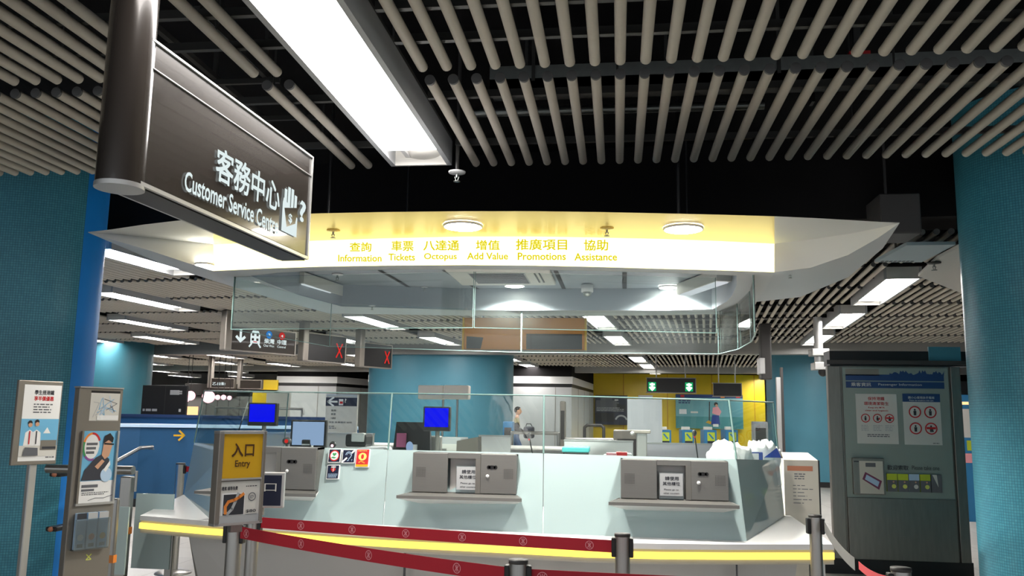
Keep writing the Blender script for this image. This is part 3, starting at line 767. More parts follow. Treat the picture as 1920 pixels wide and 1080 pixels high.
# body below
bp_ = [at(x, y, z=0.66) for x, y in ((335, 1000), (524, 1010), (757, 1024), (1000, 1036), (1240, 1044), (1440, 1046), (1505, 1046))]
bb = MB(); A = [(p[0], p[1] + 0.12) for p in bp_]; bott = [(p[0] + (0.18 if i == 0 else (-0.1 if i == 6 else 0)), p[1] + 0.12) for i, p in enumerate(bp_)]
n7 = len(A)
bb.add([(x, y, 0.665) for x, y in A] + [(x, y + 0.05, 0.0) for x, y in bott], [(i, i + 1, n7 + i + 1, n7 + i) for i in range(n7 - 1)], m_body)
Bk = [(1.15, 6.4), (-3.3, 6.7)]
bb.add([(A[-1][0], A[-1][1], 0.665), (Bk[0][0], Bk[0][1], 0.665), (Bk[0][0], Bk[0][1], 0), (bott[-1][0], bott[-1][1] + 0.05, 0)], [(0, 1, 2, 3)], m_olive)
bb.add([(A[0][0], A[0][1], 0.665), (Bk[1][0], Bk[1][1], 0.665), (Bk[1][0], Bk[1][1], 0), (bott[0][0], bott[0][1] + 0.05, 0)], [(0, 1, 2, 3)], m_olive)
bb.add([(Bk[0][0], Bk[0][1], 0.665), (Bk[1][0], Bk[1][1], 0.665), (Bk[1][0], Bk[1][1], 0), (Bk[0][0], Bk[0][1], 0)], [(0, 1, 2, 3)], m_body)
for px in (757, 1092, 1364):
    c = at(px, 1040, z=0.6); bb.box(c[0] - 0.003, c[0] + 0.003, min(p[1] for p in A) - 0.0 + 0.02, min(p[1] for p in A) + 0.06, 0.0, 0.66, m_print)
bb.build('body_panel', desk, True)
lg = MB(); c = at(1555, 1045, z=0.66); lg.box(c[0] - 0.05, c[0] + 0.03, c[1] + 0.25, c[1] + 0.33, 0, 0.665, m_white); lg.build('end_leg', desk, True)

# glass wall standing on the counter top, leaning back
base = [(-3.54, 6.80), (-2.62, 5.38), (-1.447, 5.307), (-0.441, 5.16), (0.723, 5.13), (1.19, 6.53)]
topz = 1.59
topw = [at(383, 733, y=6.9), at(470, 734.5, y=5.66), at(735, 738, y=5.52), at(1020, 742, y=5.38), at(1367, 751, y=5.36), at(1450, 755, y=6.62)]
mid_y = [830, 834, 843, 850, 861, 863]
screen = bpy.data.objects.new('desk_screen', None); COL.objects.link(screen); screen.parent = desk; screen['label'] = 'leaning glass wall, frosted below and clear above'
class _S: pass
def sbuild(mb, nm):
    o = mb.build(nm, desk, True); o.parent = screen; return o
BW = [Vector((x, y, 0.775)) for x, y in base]
def split(b, t, f): return b.lerp(t, f)
FR = []
for b, t, my in zip(BW, topw, mid_y):
    lo, hi = 0.0, 1.0
    for _ in range(30):
        m_ = (lo + hi) / 2
        if in_view(b.lerp(t, m_))[1] > my: lo = m_
        else: hi = m_
    FR.append(lo)
MW = [b.lerp(t, f) for b, t, f in zip(BW, topw, FR)]
def sheet(a, b, c, d, m, th=0.012, trim=0.003):
    """a b bottom, d c top, thickened backwards"""
    mb = MB(); u = (b - a).normalized() * trim
    a, b, c, d = a + u, b - u, c - u, d + u
    nrm_ = (b - a).cross(d - a).normalized(); nrm_ = nrm_ * (-1 if nrm_[1] < 0 else 1)
    k = nrm_ * th
    mb.add([a, b, c, d, a + k, b + k, c + k, d + k], [(0, 1, 2, 3), (4, 7, 6, 5), (0, 4, 5, 1), (3, 2, 6, 7), (1, 5, 6, 2), (0, 3, 7, 4)], m); return mb
for i in range(5):
    sheet(BW[i], BW[i + 1], MW[i + 1], MW[i], m_frost).sb('frosted_panel')
    sheet(MW[i], MW[i + 1], topw[i + 1], topw[i], m_glasss if i in (0, 4) else m_glass).sb('clear_pane')
    e = MB(); e.tube(topw[i] + Vector((0, 0.006, 0.002)), topw[i + 1] + Vector((0, 0.006, 0.002)), 0.005, m_edge, 6); e.sb('top_edge')
for i in (0, 2, 3, 4, 5): MB().tube(MW[i], topw[i], 0.006, m_edge, 6).sb('glass_edge')
# side panes going back behind the desk
sg = MB(); p0 = at(530, 850, y=8.3); p1 = at(541, 737, y=8.3); rear_l = (p1, p0)
sheet(Vector((-3.55, 6.95, 0.8)), Vector((p0[0], 8.3, 0.8)), p1, topw[0], m_glasss).sb('side_pane')
MB().tube(Vector((p0[0], 8.3, 0.8)), p1, 0.006, m_edge, 6).sb('glass_edge')
MB().tube(topw[0], p1, 0.005, m_edge, 6).sb('top_edge')
MB().box(-3.6, -2.2, 8.25, 8.35, 0, 0.8, m_offw).sb('rear_counter')

# service windows
def service_window(label, px, ys, closed=True):
    """px: left right; ys: top bottom of the steel box at the leaning wall"""
    xl, xr = px; yt, yb = ys; y0 = {398: 5.32, 772: 5.235, 1164: 5.13}[xl]
    o = at(xl, yb, y=y0); r = at(xr, yb + 5, y=y0); tz = at(xl, yt, y=y0)[2] - o[2]; w = r[0] - o[0]
    t = thing('service_window', label, 'service window', (o[0], y0, o[2]), 0, 'payment windows in the glass wall')
    h0, h1 = w * 0.34, w * 0.655
    f = MB()
    f.box(0, h0, 0, 0.02, 0, tz, m_steelw, 0.004); f.box(h1, w, 0, 0.02, 0, tz, m_steelw, 0.004); f.box(h0, h1, 0, 0.02, tz * 0.87, tz, m_steelw)
    f.box(0, 0.012, 0.02, 0.16, 0, tz, m_steelw); f.box(w - 0.012, w, 0.02, 0.16, 0, tz, m_steelw); f.box(0, w, 0.02, 0.16, tz - 0.012, tz, m_steelw); f.box(0, w, 0.02, 0.16, -0.02, 0.0, m_steelw)
    f.build('steel_casing', t)
    MB().box(h0 + 0.004, h1 - 0.004, 0.07, 0.08, 0, tz * 0.86, m_offw).build('hatch_back', t)
    MB().box(h1 - 0.03, h1, 0.0, 0.07, 0, tz * 0.87, m_steeld).build('hatch_door', t)
    s = MB(); s.disc(w * 0.765, tz * 0.665, w * 0.036, m_black, -0.002, 20, w * 0.018); s.disc(w * 0.735, tz * 0.665, w * 0.018, m_black); s.disc(w * 0.8, tz * 0.665, w * 0.018, m_black); s.build('coin_slot', t)
    MB().ball((w * 0.725, -0.004, tz * 0.44), 0.011, m_white, 12, 8, (1, 0.6, 1)).build('lock', t)
    for gx in (0.08, 0.92):
        g = MB()
        for i in range(7):
            for j in range(7): g.rect(w * gx - 0.026 + i * 0.0086, tz * 0.5 - 0.026 + j * 0.0086, w * gx - 0.022 + i * 0.0086, tz * 0.5 - 0.022 + j * 0.0086, m_dark)
        g.build('speaker_holes', t)
    l = MB(); zt = -0.002
    l.add([(-0.07, -0.1, zt - 0.03), (w + 0.045, -0.1, zt - 0.03), (w + 0.045, -0.1, zt - 0.012), (-0.07, -0.1, zt - 0.012), (0.0, 0.02, zt), (w, 0.02, zt), (w * 0.93, 0.02, zt - 0.1), (w * 0.07, 0.02, zt - 0.1)],
          [(0, 1, 2, 3), (3, 2, 5, 4)], m_steelw)
    l.add([(-0.07, -0.1, zt - 0.03), (w + 0.045, -0.1, zt - 0.03), (w * 0.93, 0.08, zt - 0.075), (w * 0.07, 0.08, zt - 0.075), (0.0, 0.1, zt - 0.0), (w, 0.1, zt), (-0.07, -0.1, zt - 0.012), (w + 0.045, -0.1, zt - 0.012)],
          [(0, 3, 2, 1), (0, 6, 4, 3), (1, 2, 5, 7)], m_white)
    l.build('ledge', t)
    return t, w, tz, h0, h1
sw = service_window('steel payment window left of the stickers, partly behind the entry sign', (398, 590), (836, 914))
sw2 = service_window('steel payment window in the middle of the glass wall', (772, 968), (848, 922))
sw3 = service_window('steel payment window at the right end of the glass wall', (1164, 1367), (861, 934))
for (t, w, tz, h0, h1), lab, off in ((sw2, 'small notice in an acrylic stand in the middle service window', 0.26), (sw3, 'small notice in an acrylic stand in the right service window', 0.06)):
    L = t.location; n_ = thing('notice_stand', lab, 'notice', (L[0] + h0 + (h1 - h0) * off, L[1] + 0.005, L[2]), 0, 'closed counter notices')
    ww = (h1 - h0) * 0.72; hh = tz * 0.68
    mb = MB(); mb.box(0, ww, 0, 0.004, 0.0, hh, m_acryl); mb.box(0, ww, 0, 0.06, 0, 0.004, m_acryl); mb.build('acrylic_holder', n_)
    mb = MB(); mb.rect(0.004, 0.02, ww - 0.004, hh - 0.004, m_greyp, -0.001); mb.text('請使用', ww * 0.25, hh * 0.72, ww * 0.8, hh * 0.86, m_printd, -0.002, 0.02); mb.text('其他櫃位', ww * 0.15, hh * 0.53, ww * 0.85, hh * 0.66, m_printd, -0.002, 0.02)
    mb.text('Please go to', ww * 0.2, hh * 0.32, ww * 0.8, hh * 0.4, m_printd, -0.002); mb.text('other counters', ww * 0.18, hh * 0.2, ww * 0.82, hh * 0.27, m_printd, -0.002); mb.build('paper', n_)

# stickers on the frosted glass
def lean_frame(pxl, pxr, pyt, pyb):
    """frame on the leaning frosted wall between the first two front posts"""
    def hit(px, py):
        a, b, d = BW[1], BW[2], topw[2]
        nn = (b - a).cross(d - a); r = ray(px, py); o = Vector((0, 0, EYE)); k = (a - o).dot(nn) / r.dot(nn); return o + r * k
    o = hit(pxl, pyb); r = hit(pxr, pyb); t = hit(pxl, pyt); x = (r - o).normalized(); z = (t - o); z = (z - x * z.dot(x)).normalized(); y = z.cross(x)
    M = Matrix(((x[0], y[0], z[0], o[0]), (x[1], y[1], z[1], o[1]), (x[2], y[2], z[2], o[2]), (0, 0, 0, 1)))
    return M, (r - o).length, (t - o).length
def sticker(label, q, draw):
    M, w, h = lean_frame(*q); mb = MB(); mb.box(-0.004, w + 0.004, -0.003, 0.03, -0.004, h + 0.004, m_white); draw(mb, w, h); mb.v = [(p[0], p[1] - 0.012, p[2]) for p in mb.v]
    o = mb.build('sticker'); o.matrix_basis = M; tag(o, label, 'sticker', 'stickers on the glass wall')
def heart(mb, x, z, s, m, y):
    P = [(x + s * 0.055 * 16 * math.sin(a) ** 3, z + s * 0.055 * (13 * math.cos(a) - 5 * math.cos(2 * a) - 2 * math.cos(3 * a) - math.cos(4 * a))) for a in [2 * PI * i / 30 for i in range(30)]]
    mb.poly(P, m, y)
def d1(mb, w, h):
    mb.rect(0, 0, w, h, m_navy, -0.004); mb.disc(w / 2, h / 2, w * 0.43, m_redp, -0.005, 24, h * 0.44); mb.disc(w / 2, h / 2, w * 0.35, m_white, -0.006, 24, h * 0.35)
    heart(mb, w / 2, h * 0.6, w * 0.2, m_green, -0.007); mb.poly([(w * 0.2, h * 0.33), (w * 0.38, h * 0.42), (w * 0.75, h * 0.33), (w * 0.5, h * 0.27)], m_green, -0.007)
def d2(mb, w, h):
    mb.rect(0, 0, w, h, m_navy, -0.004); mb.line([(w * 0.0, h * 0.02), (w * 0.35, h * 0.35)], w * 0.14, m_white, -0.005); mb.line([(w * 0.78, h * 0.78), (w, h)], w * 0.14, m_white, -0.005)
    mb.ring(w * 0.5, h * 0.6, w * 0.27, w * 0.05, m_pblue, -0.005, 0, PI); mb.ring(w * 0.5, h * 0.6, w * 0.16, w * 0.03, m_pblue, -0.005, 0, PI)
    mb.line([(w * 0.75, h * 0.6), (w * 0.68, h * 0.42), (w * 0.55, h * 0.3), (w * 0.52, h * 0.16), (w * 0.42, h * 0.14)], w * 0.05, m_pblue, -0.005); mb.text('T', w * 0.75, h * 0.1, w * 0.86, h * 0.24, m_pblue, -0.005)
def d3(mb, w, h):
    mb.rect(0, 0, w, h, m_redp, -0.004); mb.rect(0, 0, w, h * 0.13, m_yel, -0.005); mb.disc(w / 2, h * 0.58, w * 0.33, m_limed, -0.005, 24, h * 0.22); mb.disc(w / 2, h * 0.58, w * 0.12, m_redp, -0.006, 20, h * 0.14)
    mb.line([(w * 0.25, h * 0.24), (w * 0.4, h * 0.32), (w * 0.7, h * 0.22)], w * 0.1, m_orange, -0.006); mb.lines(w * 0.1, h * 0.88, w * 0.9, h * 0.95, 1, m_limed, -0.005)
def d4(mb, w, h):
    mb.rect(0, 0, w, h, m_navy, -0.004); mb.text('AED', w * 0.28, h * 0.82, w * 0.72, h * 0.95, m_white, -0.005, 0.03); heart(mb, w / 2, h * 0.66, w * 0.24, m_redp, -0.005)
    mb.line([(w * 0.55, h * 0.78), (w * 0.48, h * 0.66), (w * 0.56, h * 0.64), (w * 0.5, h * 0.54)], w * 0.04, m_white, -0.006); mb.lines(w * 0.1, h * 0.06, w * 0.92, h * 0.38, 4, m_pblue, -0.005, 0.5, 0.1)
sticker('navy sticker with green heart and hand in a white circle', (617, 638, 844, 867), d1)
sticker('navy sticker with a pale ear symbol and diagonal bar', (643, 665, 845, 868), d2)
sticker('red and yellow sticker with a round emblem', (668, 691, 844, 876), d3)
sticker('navy sticker reading AED with a red heart, lowest of the four', (614, 635, 874, 898), d4)

# ================================================================== HANGING SIGN
a = at(262, 347, z=2.2); b = at(577, 487, z=2.2)
hs = thing('hanging_sign', 'dark hanging sign reading Customer Service Centre, at upper left', 'sign', (a[0], a[1], 2.2), math.atan2(b[1] - a[1], b[0] - a[0]))
SL = math.hypot(b[0] - a[0], b[1] - a[1]); SH = 0.52
mb = MB(); mb.box(0.0, SL, 0.004, 0.15, 0.02, SH, m_signdk); mb.build('sign_body', hs)
mb = MB(); mb.tube((-0.0, 0.075, 0.0), (-0.0, 0.075, 0.92), 0.078, m_signdk, 28); mb.tube((0, 0.075, -0.012), (0, 0.075, 0.004), 0.08, m_alu, 28); mb.build('end_post', hs)['label'] = 'rounded dark post carrying the sign'
mb = MB(); mb.box(-0.0, SL, -0.004, 0.004, SH - 0.004, SH + 0.004, m_alu); mb.box(0, SL, -0.002, 0.004, SH * 0.81, SH * 0.817, m_alu); mb.box(0, SL, -0.004, 0.01, 0.0, 0.014, m_alu); mb.box(0, SL, 0.14, 0.155, 0.0, 0.014, m_alu)
mb.box(SL - 0.01, SL, -0.004, 0.15, 0, SH, m_alu); mb.box(0, SL, 0.015, 0.135, -0.004, 0.02, m_black); mb.build('trim', hs)
def uvof(px, py):
    """pixel -> coordinates on the sign face"""
    Mi = hs.matrix_basis.inverted(); o = Mi @ Vector((0, 0, EYE)); r = Mi.to_3x3() @ ray(px, py); k = -o[1] / r[1]; p = o + r * k; return p[0], p[2]
mb = MB(); p0 = uvof(404, 330); p1 = uvof(522, 352)
z_top = uvof(404, 272)[1]; z_bot = uvof(408, 338)[1]
mb.text('客務中心', uvof(403, 330)[0], z_bot, uvof(523, 380)[0], z_top, g_signw, -0.003, 0.02); mb.build('lettering', hs)
mb = MB(); zt = uvof(345, 318)[1]; zb = uvof(347, 358)[1]
mb.text('Customer Service Centre', uvof(345, 340)[0], zb - 0.0, uvof(521, 420)[0], zt, g_signw, -0.003, 0.018); mb.build('lettering', hs)
mb = MB(); x0 = uvof(528, 400)[0]; x1 = uvof(557, 400)[0]; z0 = uvof(527, 432)[1]; z1 = uvof(540, 350)[1]; ww = x1 - x0; hh = z1 - z0
mb.poly([(x0, z0), (x1, z0), (x1, z0 + hh * 0.42), (x0 + ww * 0.05, z0 + hh * 0.72), (x0, z0 + hh * 0.6)], g_signw, -0.003)
for k in range(4): mb.rect(x0 + ww * (0.08 + 0.22 * k), z0 + hh * 0.5, x0 + ww * (0.25 + 0.22 * k), z0 + hh * (0.92, 1.0, 1.0, 0.9)[k], g_signw, -0.003)
mb.poly([(x0 + ww * 0.1, z0 + hh * 0.5), (x0 + ww * 0.3, z0 + hh * 0.12), (x0 + ww * 0.85, z0 + hh * 0.28), (x0 + ww * 1.0, z0 + hh * 0.66)], m_signdk, -0.0045)
mb.text('$', x0 + ww * 0.38, z0 + hh * 0.22, x0 + ww * 0.62, z0 + hh * 0.44, g_signw, -0.006, 0.02)
mb.text('?', x1 + ww * 0.12, z0 + hh * 0.4, x1 + ww * 0.55, z0 + hh * 0.88, g_signw, -0.003, 0.03); mb.build('pictogram', hs)

# ================================================================== LEFT SIDE STANDS
o, w, h, rz = panel(20, 100, 712, 873, 4.72, 4.95)
ps = thing('poster_stand', 'grey framed poster of two students on a pole, at far left', 'poster stand', (o[0], o[1], 0), rz)
w = 0.27; z0 = o[2]
MB().box(0, w, 0, 0.025, z0, z0 + h, m_frame, 0.004).build('frame', ps)
mb = MB()
mx0, mx1, mz0, mz1 = w * 0.13, w * 0.97, z0 + h * 0.045, z0 + h * 0.95
mb.rect(mx0, mz0, mx1, mz1, m_white, -0.001); H_ = mz1 - mz0; W_ = mx1 - mx0
mb.text('學生搭港鐵', mx0 + W_ * 0.28, mz1 - H_ * 0.13, mx0 + W_ * 0.8, mz1 - H_ * 0.07, m_printd, -0.002, 0.03)
mb.text('享半價優惠', mx0 + W_ * 0.28, mz1 - H_ * 0.21, mx0 + W_ * 0.8, mz1 - H_ * 0.15, m_redp, -0.002, 0.03)
mb.lines(mx0 + W_ * 0.28, mz1 - H_ * 0.38, mx0 + W_ * 0.8, mz1 - H_ * 0.24, 4, m_print)
mb.rect(mx0, mz0 + H_ * 0.06, mx1, mz0 + H_ * 0.55, m_sky, -0.002); mb.rect(mx0, mz0 + H_ * 0.06, mx1, mz0 + H_ * 0.2, m_offw, -0.0025)
for i, (cx_, sc) in enumerate(((0.24, 1.0), (0.42, 1.04))):
    X = mx0 + W_ * cx_; Z = mz0 + H_ * 0.2
    mb.poly([(X - W_ * 0.14, Z), (X - W_ * 0.11, Z + H_ * 0.17), (X, Z + H_ * 0.21), (X + W_ * 0.11, Z + H_ * 0.17), (X + W_ * 0.13, Z)], m_white, -0.003 - i * 0.001)
    mb.disc(X, Z + H_ * 0.27 * sc, W_ * 0.055, m_skin, -0.005 - i * 0.001); mb.disc(X - W_ * 0.01, Z + H_ * 0.3 * sc, W_ * 0.06, m_hair, -0.0045 - i * 0.001, 16, H_ * 0.03)
    mb.rect(X - W_ * 0.015, Z + H_ * 0.02, X + W_ * 0.015, Z + H_ * 0.19, m_redp if i == 0 else m_printd, -0.006)
mb.poly([(mx0 + W_ * 0.1, mz0 + H_ * 0.07), (mx0 + W_ * 0.5, mz0 + H_ * 0.07), (mx0 + W_ * 0.48, mz0 + H_ * 0.17), (mx0 + W_ * 0.14, mz0 + H_ * 0.18)], m_print, -0.008)
mb.rect(mx0 + W_ * 0.55, mz0 + H_ * 0.14, mx0 + W_ * 0.98, mz0 + H_ * 0.27, m_frame, -0.004); mb.line([(mx0 + W_ * 0.62, mz0 + H_ * 0.17), (mx0 + W_ * 0.95, mz0 + H_ * 0.17)], H_ * 0.03, m_printd, -0.005)
mb.poly([(mx0 + W_ * 0.6, mz0 + H_ * 0.36), (mx0 + W_ * 0.8, mz0 + H_ * 0.36), (mx0 + W_ * 0.7, mz0 + H_ * 0.44)], m_white, -0.003)
mb.lines(mx0 + W_ * 0.72, mz0 + H_ * 0.03, mx0 + W_ * 0.97, mz0 + H_ * 0.06, 1, m_print, -0.003)
mb.build('poster', ps)
mb = MB(); cxp = w * 0.52; mb.box(cxp - 0.022, cxp + 0.022, 0.01, 0.05, 0.02, z0 + 0.02, m_alu, 0.006); mb.build('pole', ps)
MB().lathe([(0.001, 0.03), (0.12, 0.025), (0.17, 0.006), (0.17, 0.0), (0.001, 0.0)], (cxp, 0.03, 0), m_frame, 32).build('foot', ps)

# information totem with map, poster and leaflets
o, w, h, rz = panel(112, 196, 735, 1080, 4.15, 4.36)
tl = at(150, 727, y=4.15); br = at(232, 727, y=4.36)
to = thing('information_stand', 'slim grey stand with a map, a poster and a leaflet rack, beside the blue column', 'information stand', (tl[0], tl[1], 0), math.atan2(br[1] - tl[1], br[0] - tl[0]))
TW = math.hypot(br[0] - tl[0], br[1] - tl[1]); TH = tl[2]
def tf(px, py):
    Mi = to.matrix_basis.inverted(); o_ = Mi @ Vector((0, 0, EYE)); r = Mi.to_3x3() @ ray(px, py); k = -o_[1] / r[1]; p = o_ + r * k; return p[0], p[2]
MB().box(0, TW, 0, 0.05, 0.01, TH, m_frame, 0.004).build('body', to)
mb = MB(); mb.box(-0.1, TW + 0.1, -0.12, 0.2, 0, 0.012, m_frame); mb.build('base_plate', to)
MB().box(0, TW, -0.006, 0.056, TH, TH + 0.008, m_alu).build('top_cap', to)
zm1 = tf(190, 737)[1]; zm0 = tf(190, 789)[1]
mb = MB(); xa = TW * 0.26; xb = TW * 0.93; mb.rect(xa, zm0, xb, zm1, m_offw, -0.001); mb.rect(xa, zm1, xb, zm1 + 0.012, m_black, -0.001); Wm = xb - xa; Hm = zm1 - zm0
for i in range(9): mb.line([(xa + Wm * random.uniform(0.05, 0.95), zm0 + Hm * random.uniform(0.05, 0.9)) for _ in range(3)], 0.003, random.choice((m_pblue, m_sky, m_greyp, m_print)), -0.002 - i * 0.0001)
mb.rect(xa + Wm * 0.25, zm0 + Hm * 0.03, xa + Wm * 0.98, zm0 + Hm * 0.2, m_white, -0.004); mb.build('route_map', to)
zp1 = tf(190, 808)[1]; zp0 = tf(175, 942)[1]; xa = TW * 0.16; xb = TW * 0.93; Wp = xb - xa; Hp = zp1 - zp0
fr = MB(); fr.box(xa - 0.012, xb + 0.012, -0.012, 0.0, zp0 - 0.012, zp0, m_alu); fr.box(xa - 0.01, xa, -0.012, 0, zp0, zp1, m_frame); fr.box(xb, xb + 0.01, -0.012, 0, zp0, zp1, m_alu); fr.build('poster_frame', to)
mb = MB(); X = lambda f: xa + Wp * f
Z = lambda f: zp0 + Hp * f
mb.rect(xa, zp0, xb, zp1, m_sky, -0.001); mb.rect(xa, zp0, xb, Z(0.3), m_white, -0.0015)
mb.disc(X(0.28), Z(0.78), Wp * 0.22, m_white, -0.002, 28, Hp * 0.17)
for k, m in enumerate((m_redp, m_orange, m_green, m_purple, m_sky)): mb.ring(X(0.28), Z(0.78), Wp * 0.27, Wp * 0.06, m, -0.0025, PI * 0.15 + k * 1.15, PI * 0.15 + (k + 1) * 1.15, 12, Hp * 0.2)
for k in range(3): mb.rect(X(0.12), Z(0.8 - 0.06 * k), X(0.44 - 0.04 * k), Z(0.835 - 0.06 * k), m_print, -0.003)
mb.poly([(X(0.05), Z(0.31)), (X(0.12), Z(0.45)), (X(0.4), Z(0.62)), (X(0.62), Z(0.68)), (X(0.82), Z(0.6)), (X(0.84), Z(0.4)), (X(0.7), Z(0.31))], m_suit, -0.004)
mb.poly([(X(0.58), Z(0.66)), (X(0.62), Z(0.85)), (X(0.8), Z(0.88)), (X(0.88), Z(0.8)), (X(0.8), Z(0.64)), (X(0.68), Z(0.6))], m_skin, -0.005)
mb.poly([(X(0.6), Z(0.82)), (X(0.63), Z(0.93)), (X(0.78), Z(0.97)), (X(0.9), Z(0.9)), (X(0.88), Z(0.83)), (X(0.75), Z(0.87))], m_hair, -0.006)
mb.line([(X(0.64), Z(0.82)), (X(0.9), Z(0.81))], Hp * 0.022, m_black, -0.007)
mb.poly([(X(0.4), Z(0.5)), (X(0.6), Z(0.6)), (X(0.68), Z(0.57)), (X(0.5), Z(0.46))], m_skin, -0.006)
mb.disc(X(0.76), Z(0.38), Wp * 0.17, m_pblue, -0.0055, 24, Hp * 0.1); mb.poly([(X(0.66), Z(0.45)), (X(0.84), Z(0.58)), (X(0.86), Z(0.52)), (X(0.74), Z(0.42))], m_white, -0.006)
mb.rect(X(0.08), Z(0.21), X(0.55), Z(0.25), m_print, -0.003); mb.rect(X(0.08), Z(0.16), X(0.45), Z(0.19), m_print, -0.003); mb.lines(X(0.1), Z(0.1), X(0.9), Z(0.15), 2, m_print, -0.003)
mb.line([(X(0.3), Z(0.03)), (X(0.5), Z(0.06)), (X(0.75), Z(0.055)), (X(1.0), Z(0.09))], 0.003, m_print, -0.003); mb.build('poster', to)
zl1 = tf(170, 960)[1]; zl0 = tf(160, 1028)[1]
rk = MB(); rk.box(TW * 0.1, TW * 0.86, -0.035, -0.031, zl0, zl1 - 0.03, m_acryl); rk.box(TW * 0.1, TW * 0.86, -0.035, 0, zl0 - 0.004, zl0, m_acryl); rk.build('leaflet_rack', to)
for k in range(3):
    x = TW * (0.13 + 0.245 * k); ww = TW * 0.21
    lf = MB(); lf.box(x, x + ww, -0.028, -0.006, zl0 + 0.002, zl1, m_pblue); lf.rect(x, zl1 - 0.03, x + ww, zl1, (m_printd, m_greyp, m_greyp)[k], -0.029); lf.disc(x + ww * 0.5, zl0 + 0.06, ww * 0.32, (m_white, m_orange, m_yel)[k], -0.0295); lf.rect(x + ww * 0.2, zl0 + 0.01, x + ww * 0.8, zl0 + 0.028, m_print, -0.0295)
    lf_o = lf.build('leaflets', to)
mb = MB(); ex, ez = tf(166, 1044); mb.line([(ex - 0.012, ez + 0.012), (ex + 0.012, ez - 0.012)], 0.005, m_limed, -0.001); mb.line([(ex + 0.012, ez + 0.012), (ex - 0.012, ez - 0.012)], 0.005, m_limed, -0.0015); mb.rect(ex - 0.014, ez - 0.016, ex + 0.014, ez - 0.012, m_limed, -0.001); mb.build('emblem', to)
# two dark brackets on the column seam
for i, (x, y, lab) in enumerate(((110, 889, 'small dark bracket on the blue column seam, upper one'), (103, 991, 'small dark bracket on the blue column seam, lower one'))):
    c = at(x, y, y=6.22); mb = MB(); mb.box(c[0] - 0.045, c[0] + 0.045, 6.17, 6.42, c[2] - 0.018, c[2] + 0.018, m_black, 0.01); mb.ball((c[0], 6.17, c[2]), 0.02, m_copper, 10, 6)
    solo(mb, 'bracket', lab, 'bracket', 'column brackets')

# glass barrier with steel posts behind the totem
def barrier_post(label, px, pyt, y, r=0.04, mark=True):
    c = at(px, pyt, y=y); t = thing('barrier_post', label, 'barrier post', (c[0], c[1], 0), 0, 'barrier posts')
    mb = MB(); mb.box(-r, r, -r * 0.7, r * 0.7, 0, c[2], m_steel, 0.008); mb.build('post', t)
    if mark: MB().box(-r * 0.2, r + 0.003, -r * 0.7 - 0.003, r * 0.7 + 0.003, c[2] * 0.62, c[2] * 0.665, m_orange).build('orange_mark', t)
    MB().box(-r * 1.3, r * 1.3, -r, r, 0, 0.01, m_steel).build('foot', t)
    return t, c
bp1, c1 = barrier_post('wide grey barrier post with an orange mark, right of the information stand', 240, 893, 5.6)
bp2, c2 = barrier_post('grey post of the low glass barrier nearest the counter end', 326, 935, 6.5, 0.03, False)
bp3, c3 = barrier_post('thin barrier post half hidden by the information stand', 218, 934, 4.75, 0.02)
mb = MB(); a = at(215, 882, y=5.6); b = at(250, 882, y=5.6); mb.tube((a[0] - 0.5, 5.6, a[2]), (b[0], 5.6, b[2]), 0.03, m_steel, 14); mb.tube((c1[0] + 0.06, 5.6, c1[2] - 0.1), (c1[0] + 0.06, 5.6, a[2]), 0.01, m_steel, 8); mb.build('top_rail', bp1, True)
for (xa_, xb_, yt, yb, yy, lab) in ((256, 316, 925, 1068, 5.75, 'pale translucent barrier panel between grey post and counter'), (222, 232, 950, 1078, 5.3, 'narrow translucent barrier panel beside the information stand')):
    a = at(xa_, yt, y=yy); b = at(xb_, yb, y=yy); mb = MB(); mb.box(a[0], b[0], yy, yy + 0.012, max(0.0, b[2]), a[2], m_frost); solo(mb, 'glass_barrier', lab, 'barrier panel', 'barrier panels')
# handrail of the stairs on the parapet
mb = MB(); a = at(205, 872, y=11.3); b = at(263, 840, y=12.2); c = at(286, 838, y=12.45)
mb.path([a, b, c], 0.028, m_steel, 12)
for q in (b,): mb.tube(q, (q[0] + 0.02, q[1] + 0.35, q[2] - 0.03), 0.012, m_steel, 8)
solo(mb, 'handrail', 'steel stair handrail slanting up along the blue parapet', 'handrail')

# ================================================================== QUEUE POSTS AND BELTS
m_mark = m_pink
def stanchion(px, pyt, label, r=0.031, top=0.98, heads=(0,), y=None):
    c = at(px, pyt, z=top) if y is None else at(px, pyt, y=y)
    t = thing('queue_post', label, 'queue post', (c[0], c[1], 0), 0, 'queue posts')
    z = c[2]
    MB().tube((0, 0, 0.02), (0, 0, z - 0.012), r, m_steel, 24).build('post', t)
    MB().lathe([(0.001, 0.0), (r + 0.002, 0.0), (r + 0.002, -0.012), (0.001, -0.012)], (0, 0, z), m_dark, 24).build('cap', t)
    MB().lathe([(0.001, 0.035), (0.05, 0.033), (0.15, 0.012), (0.16, 0.0), (0.001, 0.0)], (0, 0, 0), m_steel, 32).build('foot', t)
    for a in heads: 
        mb = MB(); s = len(mb.v); mb.box(r - 0.004, r + 0.014, -0.017, 0.017, z - 0.095, z - 0.018, m_black, 0.004); mb.xf(Matrix.Rotation(a, 4, 'Z'), s); mb.build('belt_socket', t)
    return t, c
A_ = math.radians
q1, P1 = stanchion(1167, 1000, 'steel queue post where the upper red belt ends, right of centre', 0.031, heads=(A_(178), A_(0)))
q2, P2 = stanchion(972, 1049, 'near steel queue post at the bottom centre joining two red belts', 0.031, heads=(A_(175), A_(5)))
q3, P3 = stanchion(1689, 1064, 'low-set steel queue post by the steel cabinet, at bottom right', 0.031, heads=(A_(180),))
q4, P4 = stanchion(1528, 965, 'tall steel queue post at the right end of the counter', 0.031, heads=(A_(185), A_(-20)))
q5, P5 = stanchion(441, 977, 'steel queue post directly under the yellow entry sign', 0.034, heads=(A_(180), A_(0)), top=0.97)
